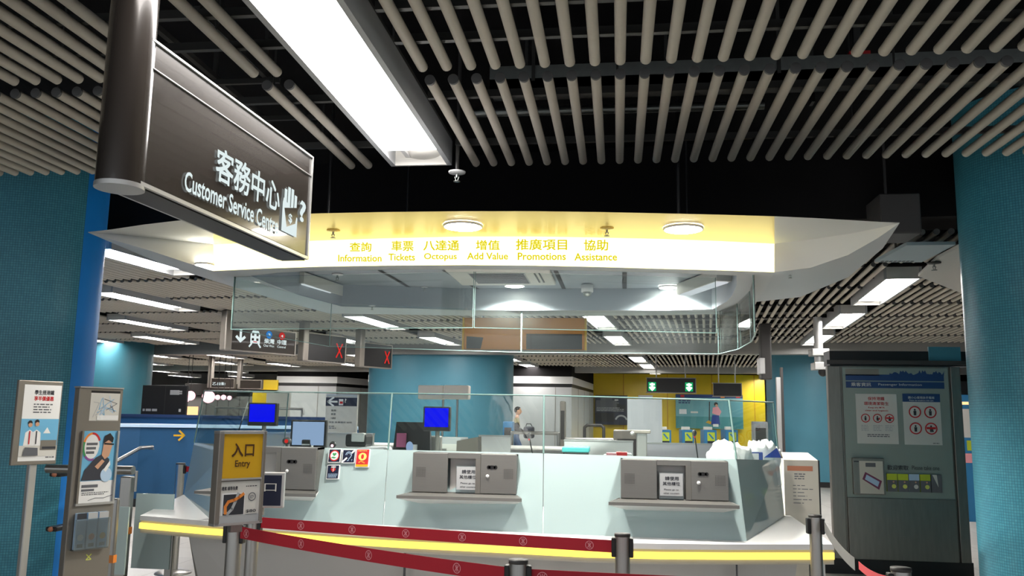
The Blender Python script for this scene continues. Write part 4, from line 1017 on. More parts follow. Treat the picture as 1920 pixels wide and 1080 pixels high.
q6, P6 = stanchion(476, 961, 'steel queue post behind the one under the entry sign', 0.03, heads=(A_(180), A_(0)), top=0.97)
q7, P7 = stanchion(339, 868, 'distant steel queue post before the blue parapet', 0.04, heads=(A_(0),), top=0.98)
q7b = q7
def logo(mb, c, u, s):
    """red belt emblem: ring with a symmetric mark; c centre, u direction along the belt"""
    n_ = Vector((u[1], -u[0], 0)).normalized(); n_ = n_ if n_[1] < 0 else -n_
    k = len(mb.v)
    mb.ring(0, 0, s, s * 0.14, m_mark, 0.0)
    mb.line([(0, -s * 0.62), (0, s * 0.62)], s * 0.14, m_mark, 0.0)
    mb.line([(-s * 0.42, s * 0.55), (-s * 0.2, s * 0.12), (s * 0.2, s * 0.12), (s * 0.42, s * 0.55)], s * 0.15, m_mark, -0.0002)
    mb.line([(-s * 0.42, -s * 0.55), (-s * 0.2, -s * 0.12), (s * 0.2, -s * 0.12), (s * 0.42, -s * 0.55)], s * 0.15, m_mark, -0.0003)
    uu = u.normalized(); up_ = Vector((0, 0, 1)); up_ = (up_ - uu * up_.dot(uu)).normalized()
    M = Matrix(((uu[0], -n_[0], up_[0], c[0] + n_[0] * 0.0022), (uu[1], -n_[1], up_[1], c[1] + n_[1] * 0.0022), (uu[2], -n_[2], up_[2], c[2]), (0, 0, 0, 1)))
    mb.xf(M, k)
def belt(a, b, label, marks, m=None, wd=0.05, sag=0.02, n=24, name='queue_belt'):
    a = Vector(a); b = Vector(b); t = thing(name, label, 'queue belt', ((a[0] + b[0]) / 2, (a[1] + b[1]) / 2, min(a[2], b[2]) - wd / 2 - sag), 0, 'retractable queue belts')
    mb = MB(); P = []
    d = (b - a); nn = Vector((-d[1], d[0], 0)).normalized() * 0.0008
    for i in range(n + 1):
        f = i / n; p = a.lerp(b, f); p[2] -= sag * 4 * f * (1 - f); P.append(p)
    vs = []
    for p in P: vs += [p - nn + Vector((0, 0, -wd / 2)), p - nn + Vector((0, 0, wd / 2)), p + nn + Vector((0, 0, wd / 2)), p + nn + Vector((0, 0, -wd / 2))]
    fs = []
    for i in range(n):
        for j in range(4): fs.append((4 * i + j, 4 * i + (j + 1) % 4, 4 * i + 4 + (j + 1) % 4, 4 * i + 4 + j))
    mb.add(vs, fs, m or m_red); mb.build('webbing', t, True)
    for f in marks:
        p = a.lerp(b, f); p[2] -= sag * 4 * f * (1 - f); s = MB(); logo(s, p, d, wd * 0.36); s.build('emblem', t, True)
    return t
def side(P, r, a): return Vector((P[0] + (r + 0.012) * math.cos(a), P[1] + (r + 0.012) * math.sin(a), 0))
zb = 0.925
def bl(Pa, Pb, za, zb_, label, marks, **k):
    d = Vector((Pb[0] - Pa[0], Pb[1] - Pa[1], 0)).normalized() * 0.045
    return belt((Pa[0] + d[0], Pa[1] + d[1], za), (Pb[0] - d[0], Pb[1] - d[1], zb_), label, marks, **k)
bl(P6, P1, 0.925, 0.925, 'upper red queue belt with round emblems in front of the counter', (0.13, 0.29, 0.45, 0.61, 0.775, 0.945), sag=0.004)
bl(P5, P2, 0.925, 0.925, 'lower red queue belt running from the entry sign to the near post', (0.03, 0.28, 0.55, 0.85), sag=0.008)
bl(P2, P3, 0.925, 0.905, 'red queue belt along the bottom edge, right of the near post', (0.03, 0.3, 0.47, 0.93), sag=0.004)
P7b = (P7[0] + 1.2, P7[1] + 0.1, 0.98); bl(P7, P7b, 0.925, 0.925, 'short piece of red belt beside the distant queue post', (), sag=0.0)
g1 = Vector((P4[0] + 0.04, P4[1] - 0.01, 0.93)); g2 = at(1603, 1058, y=3.75)
belt(g1, g2, 'grey belt slanting down from the post at the right end of the counter', (), m=m_beltgrey, sag=0.02)
g3 = Vector((P3[0] - 0.04, P3[1] + 0.01, 0.935)); belt(g2 + Vector((0.01, -0.02, 0.0)), g3, 'twisted pinkish red belt end at bottom right beside the cabinet', (), m=m_pinkred, sag=0.01, wd=0.03)

# entry sign
lt = at(400, 988, y=3.33); rt = at(491, 970, y=3.5)
es = thing('entry_sign', 'yellow Entry sign with a leaflet panel below, on a queue post', 'sign', (lt[0], lt[1], lt[2]), math.atan2(rt[1] - lt[1], rt[0] - lt[0]))
EW = math.hypot(rt[0] - lt[0], rt[1] - lt[1]); EH = at(408, 808, y=3.33)[2] - lt[2]
mb = MB(); t_ = 0.045
mb.box(0, 0.022, -0.004, t_, 0, EH, m_frame, 0.003); mb.box(EW - 0.016, EW, -0.004, t_, 0, EH, m_frame, 0.003); mb.box(0, EW, -0.004, t_, EH - 0.012, EH, m_alu); mb.box(0, EW, -0.004, t_, 0, 0.01, m_alu); mb.box(0.02, EW - 0.014, -0.004, 0.01, EH * 0.475, EH * 0.495, m_alu); mb.box(0.02, EW - 0.014, 0.004, t_ - 0.004, 0.01, EH - 0.012, m_frame)
mb.build('frame', es)
mb = MB(); xa, xb = 0.022, EW - 0.016; mb.rect(xa, EH * 0.495, xb, EH - 0.012, m_yel, 0.002); W_ = xb - xa
mb.text('入口', xa + W_ * 0.22, EH * 0.725, xa + W_ * 0.78, EH * 0.865, m_brown, 0.0, 0.025); mb.text('Entry', xa + W_ * 0.31, EH * 0.595, xa + W_ * 0.7, EH * 0.685, m_brown, 0.0, 0.02); mb.build('entry_panel', es)
mb = MB(); mb.rect(xa, 0.03, xb, EH * 0.46, m_offw, 0.002); mb.rect(xa, 0.01, xb, 0.04, m_greyp, 0.001)
mb.text('禮賓 頭等免費', xa + W_ * 0.02, EH * 0.37, xa + W_ * 0.42, EH * 0.41, m_printd, 0.0, 0.02); mb.lines(xa + W_ * 0.63, EH * 0.395, xa + W_ * 0.96, EH * 0.415, 1, m_printd, 0.0)
mb.rect(xa + W_ * 0.04, EH * 0.09, xa + W_ * 0.62, EH * 0.34, m_white, 0.0012); mb.rect(xa + W_ * 0.08, EH * 0.11, xa + W_ * 0.6, EH * 0.325, m_printd, 0.0)
P = [(0.13, 0.2), (0.12, 0.14), (0.2, 0.125), (0.3, 0.17), (0.38, 0.25), (0.44, 0.33)]
mb.line([(xa + W_ * x, EH * z) for x, z in P], 0.012, m_greyp, -0.001)
mb.line([(xa + W_ * x, EH * z) for x, z in ((0.14, 0.13), (0.13, 0.2), (0.2, 0.25), (0.34, 0.265), (0.46, 0.29), (0.57, 0.325))], 0.012, m_orange, -0.002)
mb.ring(xa + W_ * 0.8, EH * 0.29, W_ * 0.1, W_ * 0.02, m_print, 0.0); mb.lines(xa + W_ * 0.74, EH * 0.27, xa + W_ * 0.86, EH * 0.31, 3, m_print, 0.0)
mb.text('$80', xa + W_ * 0.66, EH * 0.12, xa + W_ * 0.92, EH * 0.155, m_printd, 0.0, 0.02); mb.rect(xa + W_ * 0.66, EH * 0.1, xa + W_ * 0.95, EH * 0.105, m_print, 0.0); mb.build('leaflet_panel', es)
MB().box(EW * 0.38, EW * 0.62, 0.01, 0.04, -0.03, 0.0, m_steel).build('bracket', es)
o, w, h, rz = panel(487, 529, 886, 953, 3.72, 3.74)
xs = thing('exit_sign', 'dark navy sign with a silver frame partly hidden behind the entry sign', 'sign', (o[0] - 0.07, o[1], o[2]), rz)
w += 0.07
mb = MB(); mb.box(0, w, 0, 0.03, 0, h, m_alu, 0.004); mb.rect(0.008, 0.01, w - 0.012, h - 0.012, m_navy, -0.001); mb.text('出口', w * 0.05, h * 0.46, w * 0.8, h * 0.72, m_offw, -0.003, 0.0); mb.build('panel', xs)
MB().tube((w * 0.38, 0.015, -0.03), (w * 0.38, 0.015, 0.01), 0.02, m_steel, 12).build('socket', xs)

# ================================================================== RIGHT CABINET
ZC = 9.0
cl = at(1565, 1048, z=0.06); cr_ = at(1823, 1058, z=0.06)
yc = 8.9
a = at(1565, 1050, y=yc); b = at(1823, 1058, y=yc)
cab = thing('information_cabinet', 'tall dark steel cabinet with notices and leaflets, beside the right column', 'cabinet', (a[0], yc, 0), 0)
CW = b[0] - a[0]; CH = at(1555, 686, y=yc)[2]; CB = max(0.05, a[2])
def cf(px, py):
    Mi = cab.matrix_basis.inverted(); o_ = Mi @ Vector((0, 0, EYE)); r = ray(px, py); k = -o_[1] / r[1]; p = o_ + r * k; return p[0], p[2]
CBz = cf(1700, 1052)[1]
MB().box(-0.12, CW + 0.02, 0.02, 0.35, 0, max(0.02, CBz), m_black).build('plinth', cab)
MB().box(0.03, CW - 0.01, 0.03, 0.2, CBz, CH, m_steeld).build('carcass', cab)
x1 = cf(1588, 900)[0]; x2 = cf(1790, 900)[0]
for x0_, x1_, nm in ((0, x1 - 0.02, 'side_panel'), (x2 + 0.02, CW, 'side_panel')): MB().box(x0_, x1_, 0, 0.03, CBz, CH, m_steeld, 0.006).build(nm, cab)
MB().box(x1, x2, 0.0, 0.03, CBz, cf(1700, 935)[1], m_steeld, 0.004).build('lower_door', cab)
gl0 = cf(1700, 935)[1]; gl1 = cf(1700, 690)[1]
MB().box(x1, x2, 0.012, 0.03, gl0, gl1, mat('notice back', (138, 150, 144), 0.4)).build('notice_board', cab)
mb = MB(); za, zb_ = cf(1690, 728)[1], cf(1690, 716)[1]; mb.rect(x1 + 0.03, za, x2 - 0.04, zb_, m_navyl, 0.01)
mb.text('乘客資訊', x1 + 0.08, za + 0.015, x1 + 0.27, zb_ - 0.01, m_offw, 0.008, 0.01); mb.text('Passenger Information', x1 + 0.34, za + 0.018, x1 + 0.75, zb_ - 0.015, m_offw, 0.008, 0.0)
mb.rect(x1 + 0.03, zb_ + 0.01, x2 - 0.04, zb_ + 0.07, m_navyl, 0.0105); mb.rect(x1 + 0.03, zb_ + 0.06, x1 + 0.35, gl1 - 0.01, m_frame, 0.0105)
sk = [(x1 + 0.45, zb_ + 0.06)]
for i in range(24): sk += [(x1 + 0.45 + i * 0.026, zb_ + 0.07 + random.random() * 0.05), (x1 + 0.465 + i * 0.026, zb_ + 0.07 + random.random() * 0.03)]
sk += [(x1 + 1.05, zb_ + 0.06)]; sk = [p for p in sk if p[0] < x2 - 0.03]; mb.poly(sk + [(x2 - 0.04, zb_ + 0.06)], m_navyl, 0.009); mb.build('header_strip', cab)
def prohib(mb, x, z, r, k):
    mb.disc(x, z, r * 0.95, m_offw, 0.004); mb.ring(x, z, r, r * 0.2, m_redp, 0.002)
    mb.disc(x, z + r * 0.38, r * 0.16, m_printd, 0.003); mb.poly([(x - r * 0.2, z - r * 0.55), (x - r * 0.24, z + r * 0.2), (x + r * 0.24, z + r * 0.2), (x + r * (0.2 + 0.1 * k), z - r * 0.55)], m_printd, 0.003)
    if k == 1: mb.poly([(x + r * 0.1, z - r * 0.3), (x + r * 0.6, z - r * 0.3), (x + r * 0.5, z + r * 0.3)], m_redp, 0.0025)
    if k == 2: mb.rect(x - r * 0.75, z - r * 0.1, x + r * 0.75, z + r * 0.25, m_redp, 0.0025)
xa, zt_ = cf(1604, 738); xb, zb_ = cf(1686, 833); W_ = xb - xa; H_ = zt_ - zb_
mb = MB(); mb.rect(xa, zb_, xb, zt_, m_offw, 0.008); mb.text('保持港鐵', xa + W_ * 0.3, zt_ - H_ * 0.13, xa + W_ * 0.7, zt_ - H_ * 0.06, m_redp, 0.006, 0.01); mb.text('環境清潔衛生', xa + W_ * 0.2, zt_ - H_ * 0.23, xa + W_ * 0.8, zt_ - H_ * 0.16, m_redp, 0.006, 0.01)
mb.text('Keep the MTR', xa + W_ * 0.3, zt_ - H_ * 0.3, xa + W_ * 0.7, zt_ - H_ * 0.26, m_redp, 0.006); mb.text('clean and hygienic', xa + W_ * 0.22, zt_ - H_ * 0.36, xa + W_ * 0.78, zt_ - H_ * 0.32, m_redp, 0.006)
for k, f in enumerate((0.22, 0.51, 0.8)): prohib(mb, xa + W_ * f, zt_ - H_ * 0.49, W_ * 0.11, k)
for k, f in enumerate((0.22, 0.51, 0.8)): mb.lines(xa + W_ * (f - 0.11), zt_ - H_ * 0.75, xa + W_ * (f + 0.11), zt_ - H_ * 0.62, 4, m_greyp, 0.006)
mb.lines(xa + W_ * 0.25, zb_ + H_ * 0.13, xa + W_ * 0.8, zb_ + H_ * 0.2, 2, m_print, 0.006, 0.5, 0.05); mb.build('notice', cab)
xa, zt_ = cf(1692, 738); xb, zb_ = cf(1768, 835); W_ = xb - xa; H_ = zt_ - zb_
mb = MB(); mb.rect(xa, zb_, xb, zt_, m_offw, 0.008); mb.rect(xa, zt_ - H_ * 0.16, xb, zt_, m_navyl, 0.007); mb.text('請小心使用扶手電梯', xa + W_ * 0.15, zt_ - H_ * 0.1, xa + W_ * 0.85, zt_ - H_ * 0.05, m_offw, 0.006); mb.text('Please use escalators with care', xa + W_ * 0.18, zt_ - H_ * 0.145, xa + W_ * 0.82, zt_ - H_ * 0.115, m_offw, 0.006)
for k, (fx, fz) in enumerate(((0.31, 0.36), (0.72, 0.36), (0.31, 0.68), (0.72, 0.68))): prohib(mb, xa + W_ * fx, zt_ - H_ * fz, W_ * 0.165, (0, 0, 0, 2)[k])
mb.lines(xa + W_ * 0.75, zb_ + H_ * 0.02, xb - W_ * 0.05, zb_ + H_ * 0.05, 1, m_print, 0.006); mb.build('notice', cab)
xa, zt_ = cf(1597, 858); xb, zb_ = cf(1659, 928)
mb = MB(); mb.box(xa, xb, -0.03, 0.012, zb_, zt_, m_steeld, 0.004); mb.rect(xa + 0.01, zt_ - 0.04, xb - 0.02, zt_ - 0.03, m_black, -0.031); W_ = xb - xa; H_ = zt_ - zb_
mb.rect(xa + W_ * 0.2, zb_ + H_ * 0.03, xb - W_ * 0.05, zt_ - H_ * 0.08, m_cream, -0.0315); mb.rect(xa + W_ * 0.4, zt_ - H_ * 0.24, xb - W_ * 0.28, zt_ - H_ * 0.13, m_print, -0.033)
mb.poly([(xa + W_ * 0.28, zb_ + H_ * 0.42), (xa + W_ * 0.38, zb_ + H_ * 0.62), (xa + W_ * 0.9, zb_ + H_ * 0.38), (xa + W_ * 0.8, zb_ + H_ * 0.14)], m_pinkcloth, -0.033); mb.poly([(xa + W_ * 0.36, zb_ + H_ * 0.42), (xa + W_ * 0.42, zb_ + H_ * 0.55), (xa + W_ * 0.82, zb_ + H_ * 0.36), (xa + W_ * 0.76, zb_ + H_ * 0.22)], m_pblue, -0.034); mb.build('suggestion_slot', cab)
mb = MB(); xt, zt_ = cf(1664, 872); xt2, zb_ = cf(1704, 882); mb.text('歡迎索取', xt, zb_, xt2, zt_, m_printd, 0.006, 0.01); xt, zt_ = cf(1710, 873); xt2, zb_ = cf(1762, 882); mb.text('Please take one', xt, zb_, xt2, zt_, m_printd, 0.006, 0.0); mb.build('lettering', cab)
xa, zt_ = cf(1662, 888); xb, zb_ = cf(1768, 924); W_ = (xb - xa) / 5
for k in range(5):
    mb = MB(); x = xa + W_ * k; mb.box(x, x + W_ * 0.92, -0.01, 0.01, zb_, zt_, (m_lime, m_lime, m_pblue, m_lime, m_print)[k])
    if k != 4: mb.rect(x, zb_, x + W_ * 0.92, zt_ - (zt_ - zb_) * 0.35, m_print, -0.011); mb.disc(x + W_ * 0.6, zb_ + (zt_ - zb_) * 0.3, W_ * 0.2, (m_limed, m_limed, m_offw, m_limed)[k], -0.012); mb.disc(x + W_ * 0.58, zb_ + (zt_ - zb_) * 0.55, W_ * 0.08, m_skin, -0.012)
    else: mb.poly([(x + W_ * 0.1, zt_), (x + W_ * 0.5, zt_), (x + W_ * 0.6, zb_ + 0.05)], m_offw, -0.012)
    mb.build('leaflets', cab)
# black beam over the cabinet
a = at(1545, 655, y=9.0); b = at(1800, 690, y=9.0)
mb = MB(); mb.box(a[0] + 0.04, b[0] + 0.1, 8.95, 9.2, CH + 0.01, at(1600, 655, y=9.0)[2] - 0.02, m_black); xx = at(1740, 660, y=8.95)
mb.box(a[0] - 0.0, b[0] + 0.05, 8.9, 8.95, CH + 0.02, CH + 0.06, m_dark); mb.box(xx[0], xx[0] + 0.3, 8.93, 8.96, CH + 0.06, CH + 0.2, m_mosfar)
solo(mb, 'shutter_box', 'black shutter housing on top of the steel cabinet', 'shutter housing')

# cream suggestion box on a leg
o, w, h, rz = panel(1472, 1537, 862, 955, 6.9, 6.95)
cb = thing('donation_box', 'cream cabinet-like box with an orange band, behind the right counter end', 'collection box', (o[0], o[1], 0), 0)
z0 = o[2]; w = at(1537, 960, y=6.9)[0] - o[0]
mb = MB(); mb.prism([(0, 0), (w, 0), (w, 0.3), (0, 0.3)], 0.08, z0 + h, m_cream); mb.add([(0, 0, z0 + h), (w, 0, z0 + h), (w - 0.03, 0.2, z0 + h + 0.05), (0.02, 0.2, z0 + h + 0.05), (0, 0.3, z0 + h), (w, 0.3, z0 + h)], [(0, 1, 2, 3), (3, 2, 5, 4)], m_cream); mb.box(w, w + 0.012, 0, 0.3, 0.08, z0 + h, m_black); mb.box(0.0, w, 0.02, 0.28, 0, 0.08, m_black); mb.build('cabinet', cb)
mb = MB(); mb.rect(w * 0.1, z0 + h * 0.78, w * 0.84, z0 + h * 0.88, m_copper); mb.lines(w * 0.3, z0 + h * 0.6, w * 0.7, z0 + h * 0.74, 3, m_print); mb.lines(w * 0.25, z0 + h * 0.1, w * 0.85, z0 + h * 0.52, 6, m_print, -0.002, 0.2, 0.5); mb.build('notice', cb)

# ceiling panel, fabric and duct at upper right
a, b, c, d = (at(*p, z=3.0) for p in ((1700, 460), (1792, 459), (1728, 492), (1640, 492)))
mb = MB(); mb.prism([(a[0], a[1]), (b[0], b[1]), (c[0], c[1]), (d[0], d[1])], 3.0, 3.03, mat('panel bluegrey', (168, 184, 192), 0.5)); mb.tube((a[0], a[1] + 0.3, 3.03), (a[0], a[1] + 0.3, 3.9), 0.01, m_dark, 6)
for i in range(8):
    f = 0.12 + i * 0.09; p = d.lerp(c, f); q = a.lerp(b, f); r_ = p.lerp(q, 0.07); mb.box(r_[0] - 0.012, r_[0] + 0.012, r_[1] - 0.02, r_[1] + 0.02, 2.996, 3.0, m_print)
solo(mb, 'ceiling_panel', 'blue-grey ceiling panel with a row of holes, right of the canopy tip', 'ceiling panel')
P = [at(x, y, z=2.98) for x, y in ((1798, 464), (1757, 485), (1722, 518), (1760, 533), (1808, 552), (1830, 500))]
mb = MB(); mb.prism([(p[0], p[1]) for p in P], 2.98, 3.01, m_offw); mb.tube((P[1][0] + 0.2, P[1][1], 3.01), (P[1][0] + 0.2, P[1][1], 3.9), 0.01, m_dark, 6)
solo(mb, 'ceiling_panel', 'pale angled ceiling panel tucked behind the right column', 'ceiling panel')
sprinkler(at(1751, 492, z=2.97), 'dark sprinkler in front of the pale angled ceiling panel', m_black, 1.3)
a = at(1626, 460, y=7.4); b = at(1690, 388, y=7.4)
mb = MB(); mb.box(a[0], b[0] + 0.02, 7.0, 7.4, 2.95, 3.28, m_dark, 0.01); mb.box(a[0] + 0.1, a[0] + 0.12, 7.2, 7.22, 3.27, 3.9, m_dark)
solo(mb, 'equipment_box', 'dark grey box hanging behind the right tip of the canopy', 'equipment box')

# ================================================================== EQUIPMENT BEHIND THE DESK
work = thing('work_desk', 'white work counter behind the glass wall of the service desk', 'counter', (-1.0, 7.0, 0))
mb = MB(); mb.prism([(-3.3, 6.0), (-2.4, 5.75), (-0.4, 5.6), (0.62, 5.6), (1.17, 6.8), (-3.3, 6.8)], 0.98, 1.0, m_offw); mb.build('worktop', work)
mb = MB(); mb.prism([(-3.2, 6.1), (-2.3, 5.85), (-0.4, 5.7), (0.55, 5.7), (0.9, 6.65), (-3.2, 6.65)], 0.0, 0.98, m_greyp); mb.build('cabinets', work)
def partition(label, x0, x1, yt, y, m, pxb=870, th=0.05):
    a = at(x0, yt, y=y); b = at(x1, yt, y=y); mb = MB(); mb.box(a[0], b[0], y, y + th, 0.0, a[2], m); mb.box(a[0] - 0.004, b[0] + 0.004, y - 0.005, y + th + 0.005, a[2], a[2] + 0.015, m_alu)
    return solo(mb, 'partition', label, 'partition', 'low partitions behind the desk')
m_lil = mat('pale lilac panel', (226, 222, 232), 0.4)
partition('white low partition behind the desk, between the bin and the grey post', 1058, 1187, 827, 8.6, m_white)
partition('pale lilac low partition behind the right service window', 1196, 1375, 832, 8.5, m_lil)
partition('white low partition beside the middle blue column', 898, 957, 818, 9.3, m_white)
partition('grey low partition behind the stickers', 545, 700, 812, 9.1, m_offw)
partition('grey low partition left of the computer monitor', 465, 545, 812, 9.4, m_greyp)
# low cupboard seen behind the middle monitor
a = at(800, 820, y=8.4); b = at(955, 820, y=8.4)
t = thing('drawer_unit', 'grey office drawer unit behind the middle blue screen', 'drawer unit', (a[0], 8.4, 0)); w = (b[0] - a[0]) * 0.42
MB().box(0, w, 0, 0.4, 0, a[2], m_greyp, 0.005).build('carcass', t)
for k in range(4):
    d = MB(); z = a[2] - 0.06 - k * 0.25; d.box(0.02, w - 0.02, -0.015, 0, z - 0.2, z, m_offw, 0.004); d_o = d.build('drawer', t)
    h = MB(); h.box(w * 0.4, w * 0.6, -0.03, -0.015, z - 0.06, z - 0.045, m_steel); h.build('handle', d_o)
def display(label, x0, x1, yt, yb, y, scr, body=m_black, stand=0.2, rz=0, name='monitor', cat='monitor', pole=True):
    a = at(x0, yt, y=y); b = at(x1, yb, y=y); w = b[0] - a[0]; h = a[2] - b[2]
    zb = 1.0 if y < 6.4 else 0.0
    t = thing(name, label, cat, ((a[0] + b[0]) / 2, y, zb), rz)
    z0 = b[2] - zb
    MB().box(-w / 2, w / 2, 0, 0.05, z0, z0 + h, body, 0.006).build('casing', t)
    MB().box(-w / 2 + w * 0.06, w / 2 - w * 0.06, -0.003, 0.001, z0 + h * 0.17, z0 + h * 0.94, scr).build('screen', t)
    s = MB(); s.tube((0, 0.05, z0 + h * 0.4), (0, 0.05, 0), 0.016, m_steeld, 10); s.lathe([(0.001, 0.02), (0.1, 0.015), (0.11, 0), (0.001, 0)], (0, 0.05, 0), body, 20); s.build('stand', t)
    return t
display('bright blue customer screen above the entry sign', 466, 517, 755, 799, 6.1, g_scrn)
display('bright blue customer screen behind the middle service window', 794, 843, 762, 809, 5.85, g_scrn)
t = display('computer monitor with a pale blue screen, right of the entry sign', 547, 609, 787, 845, 6.2, g_scrw, rz=0.1)
mb = MB(); mb.box(0.0, 0.07, -0.06, -0.02, 0.12, 0.26, m_black, 0.008)
for k in range(3): mb.box(0.005, 0.065, -0.063, -0.06, 0.15 + 0.035 * k, 0.16 + 0.035 * k, m_greyp)
mb.tube((0.035, -0.04, 0), (0.035, -0.04, 0.14), 0.008, m_black, 8); mb.lathe([(0.001, 0.01), (0.05, 0.008), (0.05, 0)], (0.035, -0.04, 0), m_black, 16)
for v in range(len(mb.v)): mb.v[v] = tuple(Vector(mb.v[v]) + t.location + Vector((-0.02, -0.02, 0)))
solo(mb, 'card_reader', 'small black card reader in front of the pale blue monitor', 'card reader')
c = at(586, 826, y=6.05); mb = MB(); mb.ball((c[0], c[1], c[2]), 0.028, g_scrw, 14, 10, (0.6, 0.5, 1.5)); mb.tube((c[0], c[1], c[2] - 0.03), (c[0], c[1], 1.0), 0.008, m_offw, 8)
solo(mb, 'desk_lamp', 'small pale glowing oval lamp before the pale blue monitor', 'desk lamp')
c = at(538, 827, y=6.0); mb = MB(); mb.ball(c, 0.034, m_dark, 14, 10, (1, 0.8, 0.8)); mb.ball((c[0] + 0.005, c[1] - 0.024, c[2]), 0.014, g_redx, 10, 8); mb.tube((c[0], c[1], c[2] - 0.02), (c[0] + 0.02, c[1], 1.0), 0.01, m_dark, 8); mb.box(c[0] - 0.05, c[0] + 0.09, c[1] - 0.04, c[1] + 0.04, 1.0, 1.03, m_offw, 0.006)
solo(mb, 'card_scanner', 'small scanner with a glowing red light left of the pale blue monitor', 'scanner')
c = at(624, 834, y=5.9); mb = MB(); mb.ball(c, 0.024, m_black, 14, 10, (1, 0.6, 1)); mb.ball((c[0], c[1] - 0.014, c[2] - 0.006), 0.01, g_pink, 8, 6); mb.tube(c, (c[0], c[1] + 0.02, 1.0), 0.006, m_black, 8)
solo(mb, 'web_camera', 'tiny black camera with a pink light above the heart sticker', 'camera')
# telephone / printer group in the middle
t = thing('computer_terminal', 'black slanted computer terminal left of the middle blue screen', 'computer', (at(770, 830, y=6.15)[0], 6.15, 1.0))
mb = MB(); mb.add([(-0.13, 0, 0), (0.13, 0, 0), (0.11, 0.06, 0.2), (-0.11, 0.06, 0.2), (-0.13, 0.15, 0), (0.13, 0.15, 0), (0.1, 0.12, 0.2), (-0.1, 0.12, 0.2)], [(0, 1, 2, 3), (3, 2, 6, 7), (1, 5, 6, 2), (0, 3, 7, 4), (4, 7, 6, 5), (0, 4, 5, 1)], m_black); mb.build('casing', t); t.scale = (1.15, 1, 2.0)
mb = MB(); mb.box(-0.09, -0.03, -0.012, 0.01, 0.11, 0.16, m_pinkcloth); mb.box(0.0, 0.04, -0.002, 0.02, 0.09, 0.12, m_greyp); mb.build('buttons', t)
c = at(768, 838, y=5.98); mb = MB(); mb.ball((c[0], c[1], c[2]), 0.035, g_scrw, 14, 8, (0.75, 0.4, 1.1)); mb.tube((c[0], c[1], c[2] - 0.02), (c[0] + 0.03, c[1], 1.0), 0.008, m_offw, 8)
solo(mb, 'desk_lamp', 'pale glowing oval lamp before the black terminal', 'desk lamp')
t = thing('printer', 'grey and black printer behind the navy ear sticker', 'printer', (at(690, 838, y=6.2)[0], 6.2, 1.0))
MB().box(-0.12, 0.12, -0.08, 0.15, 0, 0.12, m_greyp, 0.01).build('body', t); MB().box(-0.13, 0.0, -0.06, 0.12, 0.12, 0.17, m_black, 0.01).build('lid', t); MB().box(-0.09, -0.01, -0.07, -0.02, 0.14, 0.175, m_alu, 0.004).build('paper_tray', t); t.scale = (1.2, 1, 1.8)
# microphones
for (hx, hy, fx, fy, y, lab) in ((1302, 812, 1311, 860, 5.75, 'gooseneck microphone with a black head behind the right service window'), (992, 817, 1006, 846, 5.8, 'gooseneck microphone with a black head right of the middle service window')):
    h = at(hx, hy, y=y); f = at(fx, fy, y=y); t = thing('microphone', lab, 'microphone', (f[0], f[1], 1.0), 0, 'counter microphones')
    g = MB(); hh = h - t.location; ff = Vector((0.0, 0, 0)); mid = hh.lerp(ff, 0.5) + Vector((0.008, 0, 0)); g.path([hh, hh.lerp(mid, 0.5), mid, ff], 0.004, m_black, 8); g.build('gooseneck', t)
    MB().ball(hh, 0.017, m_black, 14, 10, (0.9, 0.9, 1.25)).build('foam_head', t)
    MB().tube(hh + Vector((0.001, 0, -0.03)), hh + Vector((0, 0, -0.018)), 0.006, m_redp, 10).build('red_ring', t)
    MB().box(-0.04, 0.04, -0.03, 0.03, 0, 0.02, m_dark, 0.006).build('base', t)
# grey posts behind the counter
for px, yt, y, lab in ((1203, 806, 7.6, 'grey metal post with a camera arm between the two low partitions'), (682 + 135, 812, 6.35, 'grey metal stand under the middle blue screen')):
    c = at(px, yt, y=y); mb = MB(); mb.box(c[0] - 0.045, c[0] + 0.045, y - 0.04, y + 0.04, 0 if y > 7 else 1.0, c[2] - 0.02, m_steel, 0.01)
    if y > 7: mb.box(c[0] - 0.09, c[0] + 0.075, y - 0.05, y + 0.05, c[2] - 0.03, c[2], m_frame, 0.006); mb.ball((c[0] - 0.08, y - 0.04, c[2] - 0.03), 0.02, m_alu, 10, 6)
    solo(mb, 'metal_post', lab, 'post')
# grey speaker-like shape beside the white low partition
c = at(870, 842, y=8.0); mb = MB(); mb.add([(c[0] - 0.08, 8.0, 0.9), (c[0] + 0.14, 8.0, 0.9), (c[0] + 0.13, 8.0, 1.26), (c[0] - 0.07, 8.0, 1.22), (c[0] - 0.08, 8.2, 0.9), (c[0] + 0.14, 8.2, 0.9), (c[0] + 0.13, 8.2, 1.26), (c[0] - 0.07, 8.2, 1.22)], [(0, 1, 2, 3), (3, 2, 6, 7), (1, 5, 6, 2), (0, 3, 7, 4), (4, 7, 6, 5)], m_frame)
mb.box(c[0] - 0.06, c[0] + 0.12, 8.02, 8.18, 0, 0.9, m_frame); solo(mb, 'grey_cabinet', 'small grey cabinet between the drawer unit and the white partition', 'cabinet')
# bin with teal lining
a = at(1056, 838, y=7.4); b = at(1102, 838, y=7.4); w = b[0] - a[0]
t = thing('storage_bin', 'black bin with a teal lining behind the frosted glass wall', 'bin', (a[0], 7.4, 0)); h = a[2]
MB().box(0, w, 0, 0.3, 0, h - 0.03, m_dark, 0.01).build('body', t)
mb = MB(); mb.box(-0.01, w + 0.01, -0.01, 0.31, h - 0.045, h, mat('teal lining', (60, 150, 150), 0.5), 0.008); mb.build('lining', t)
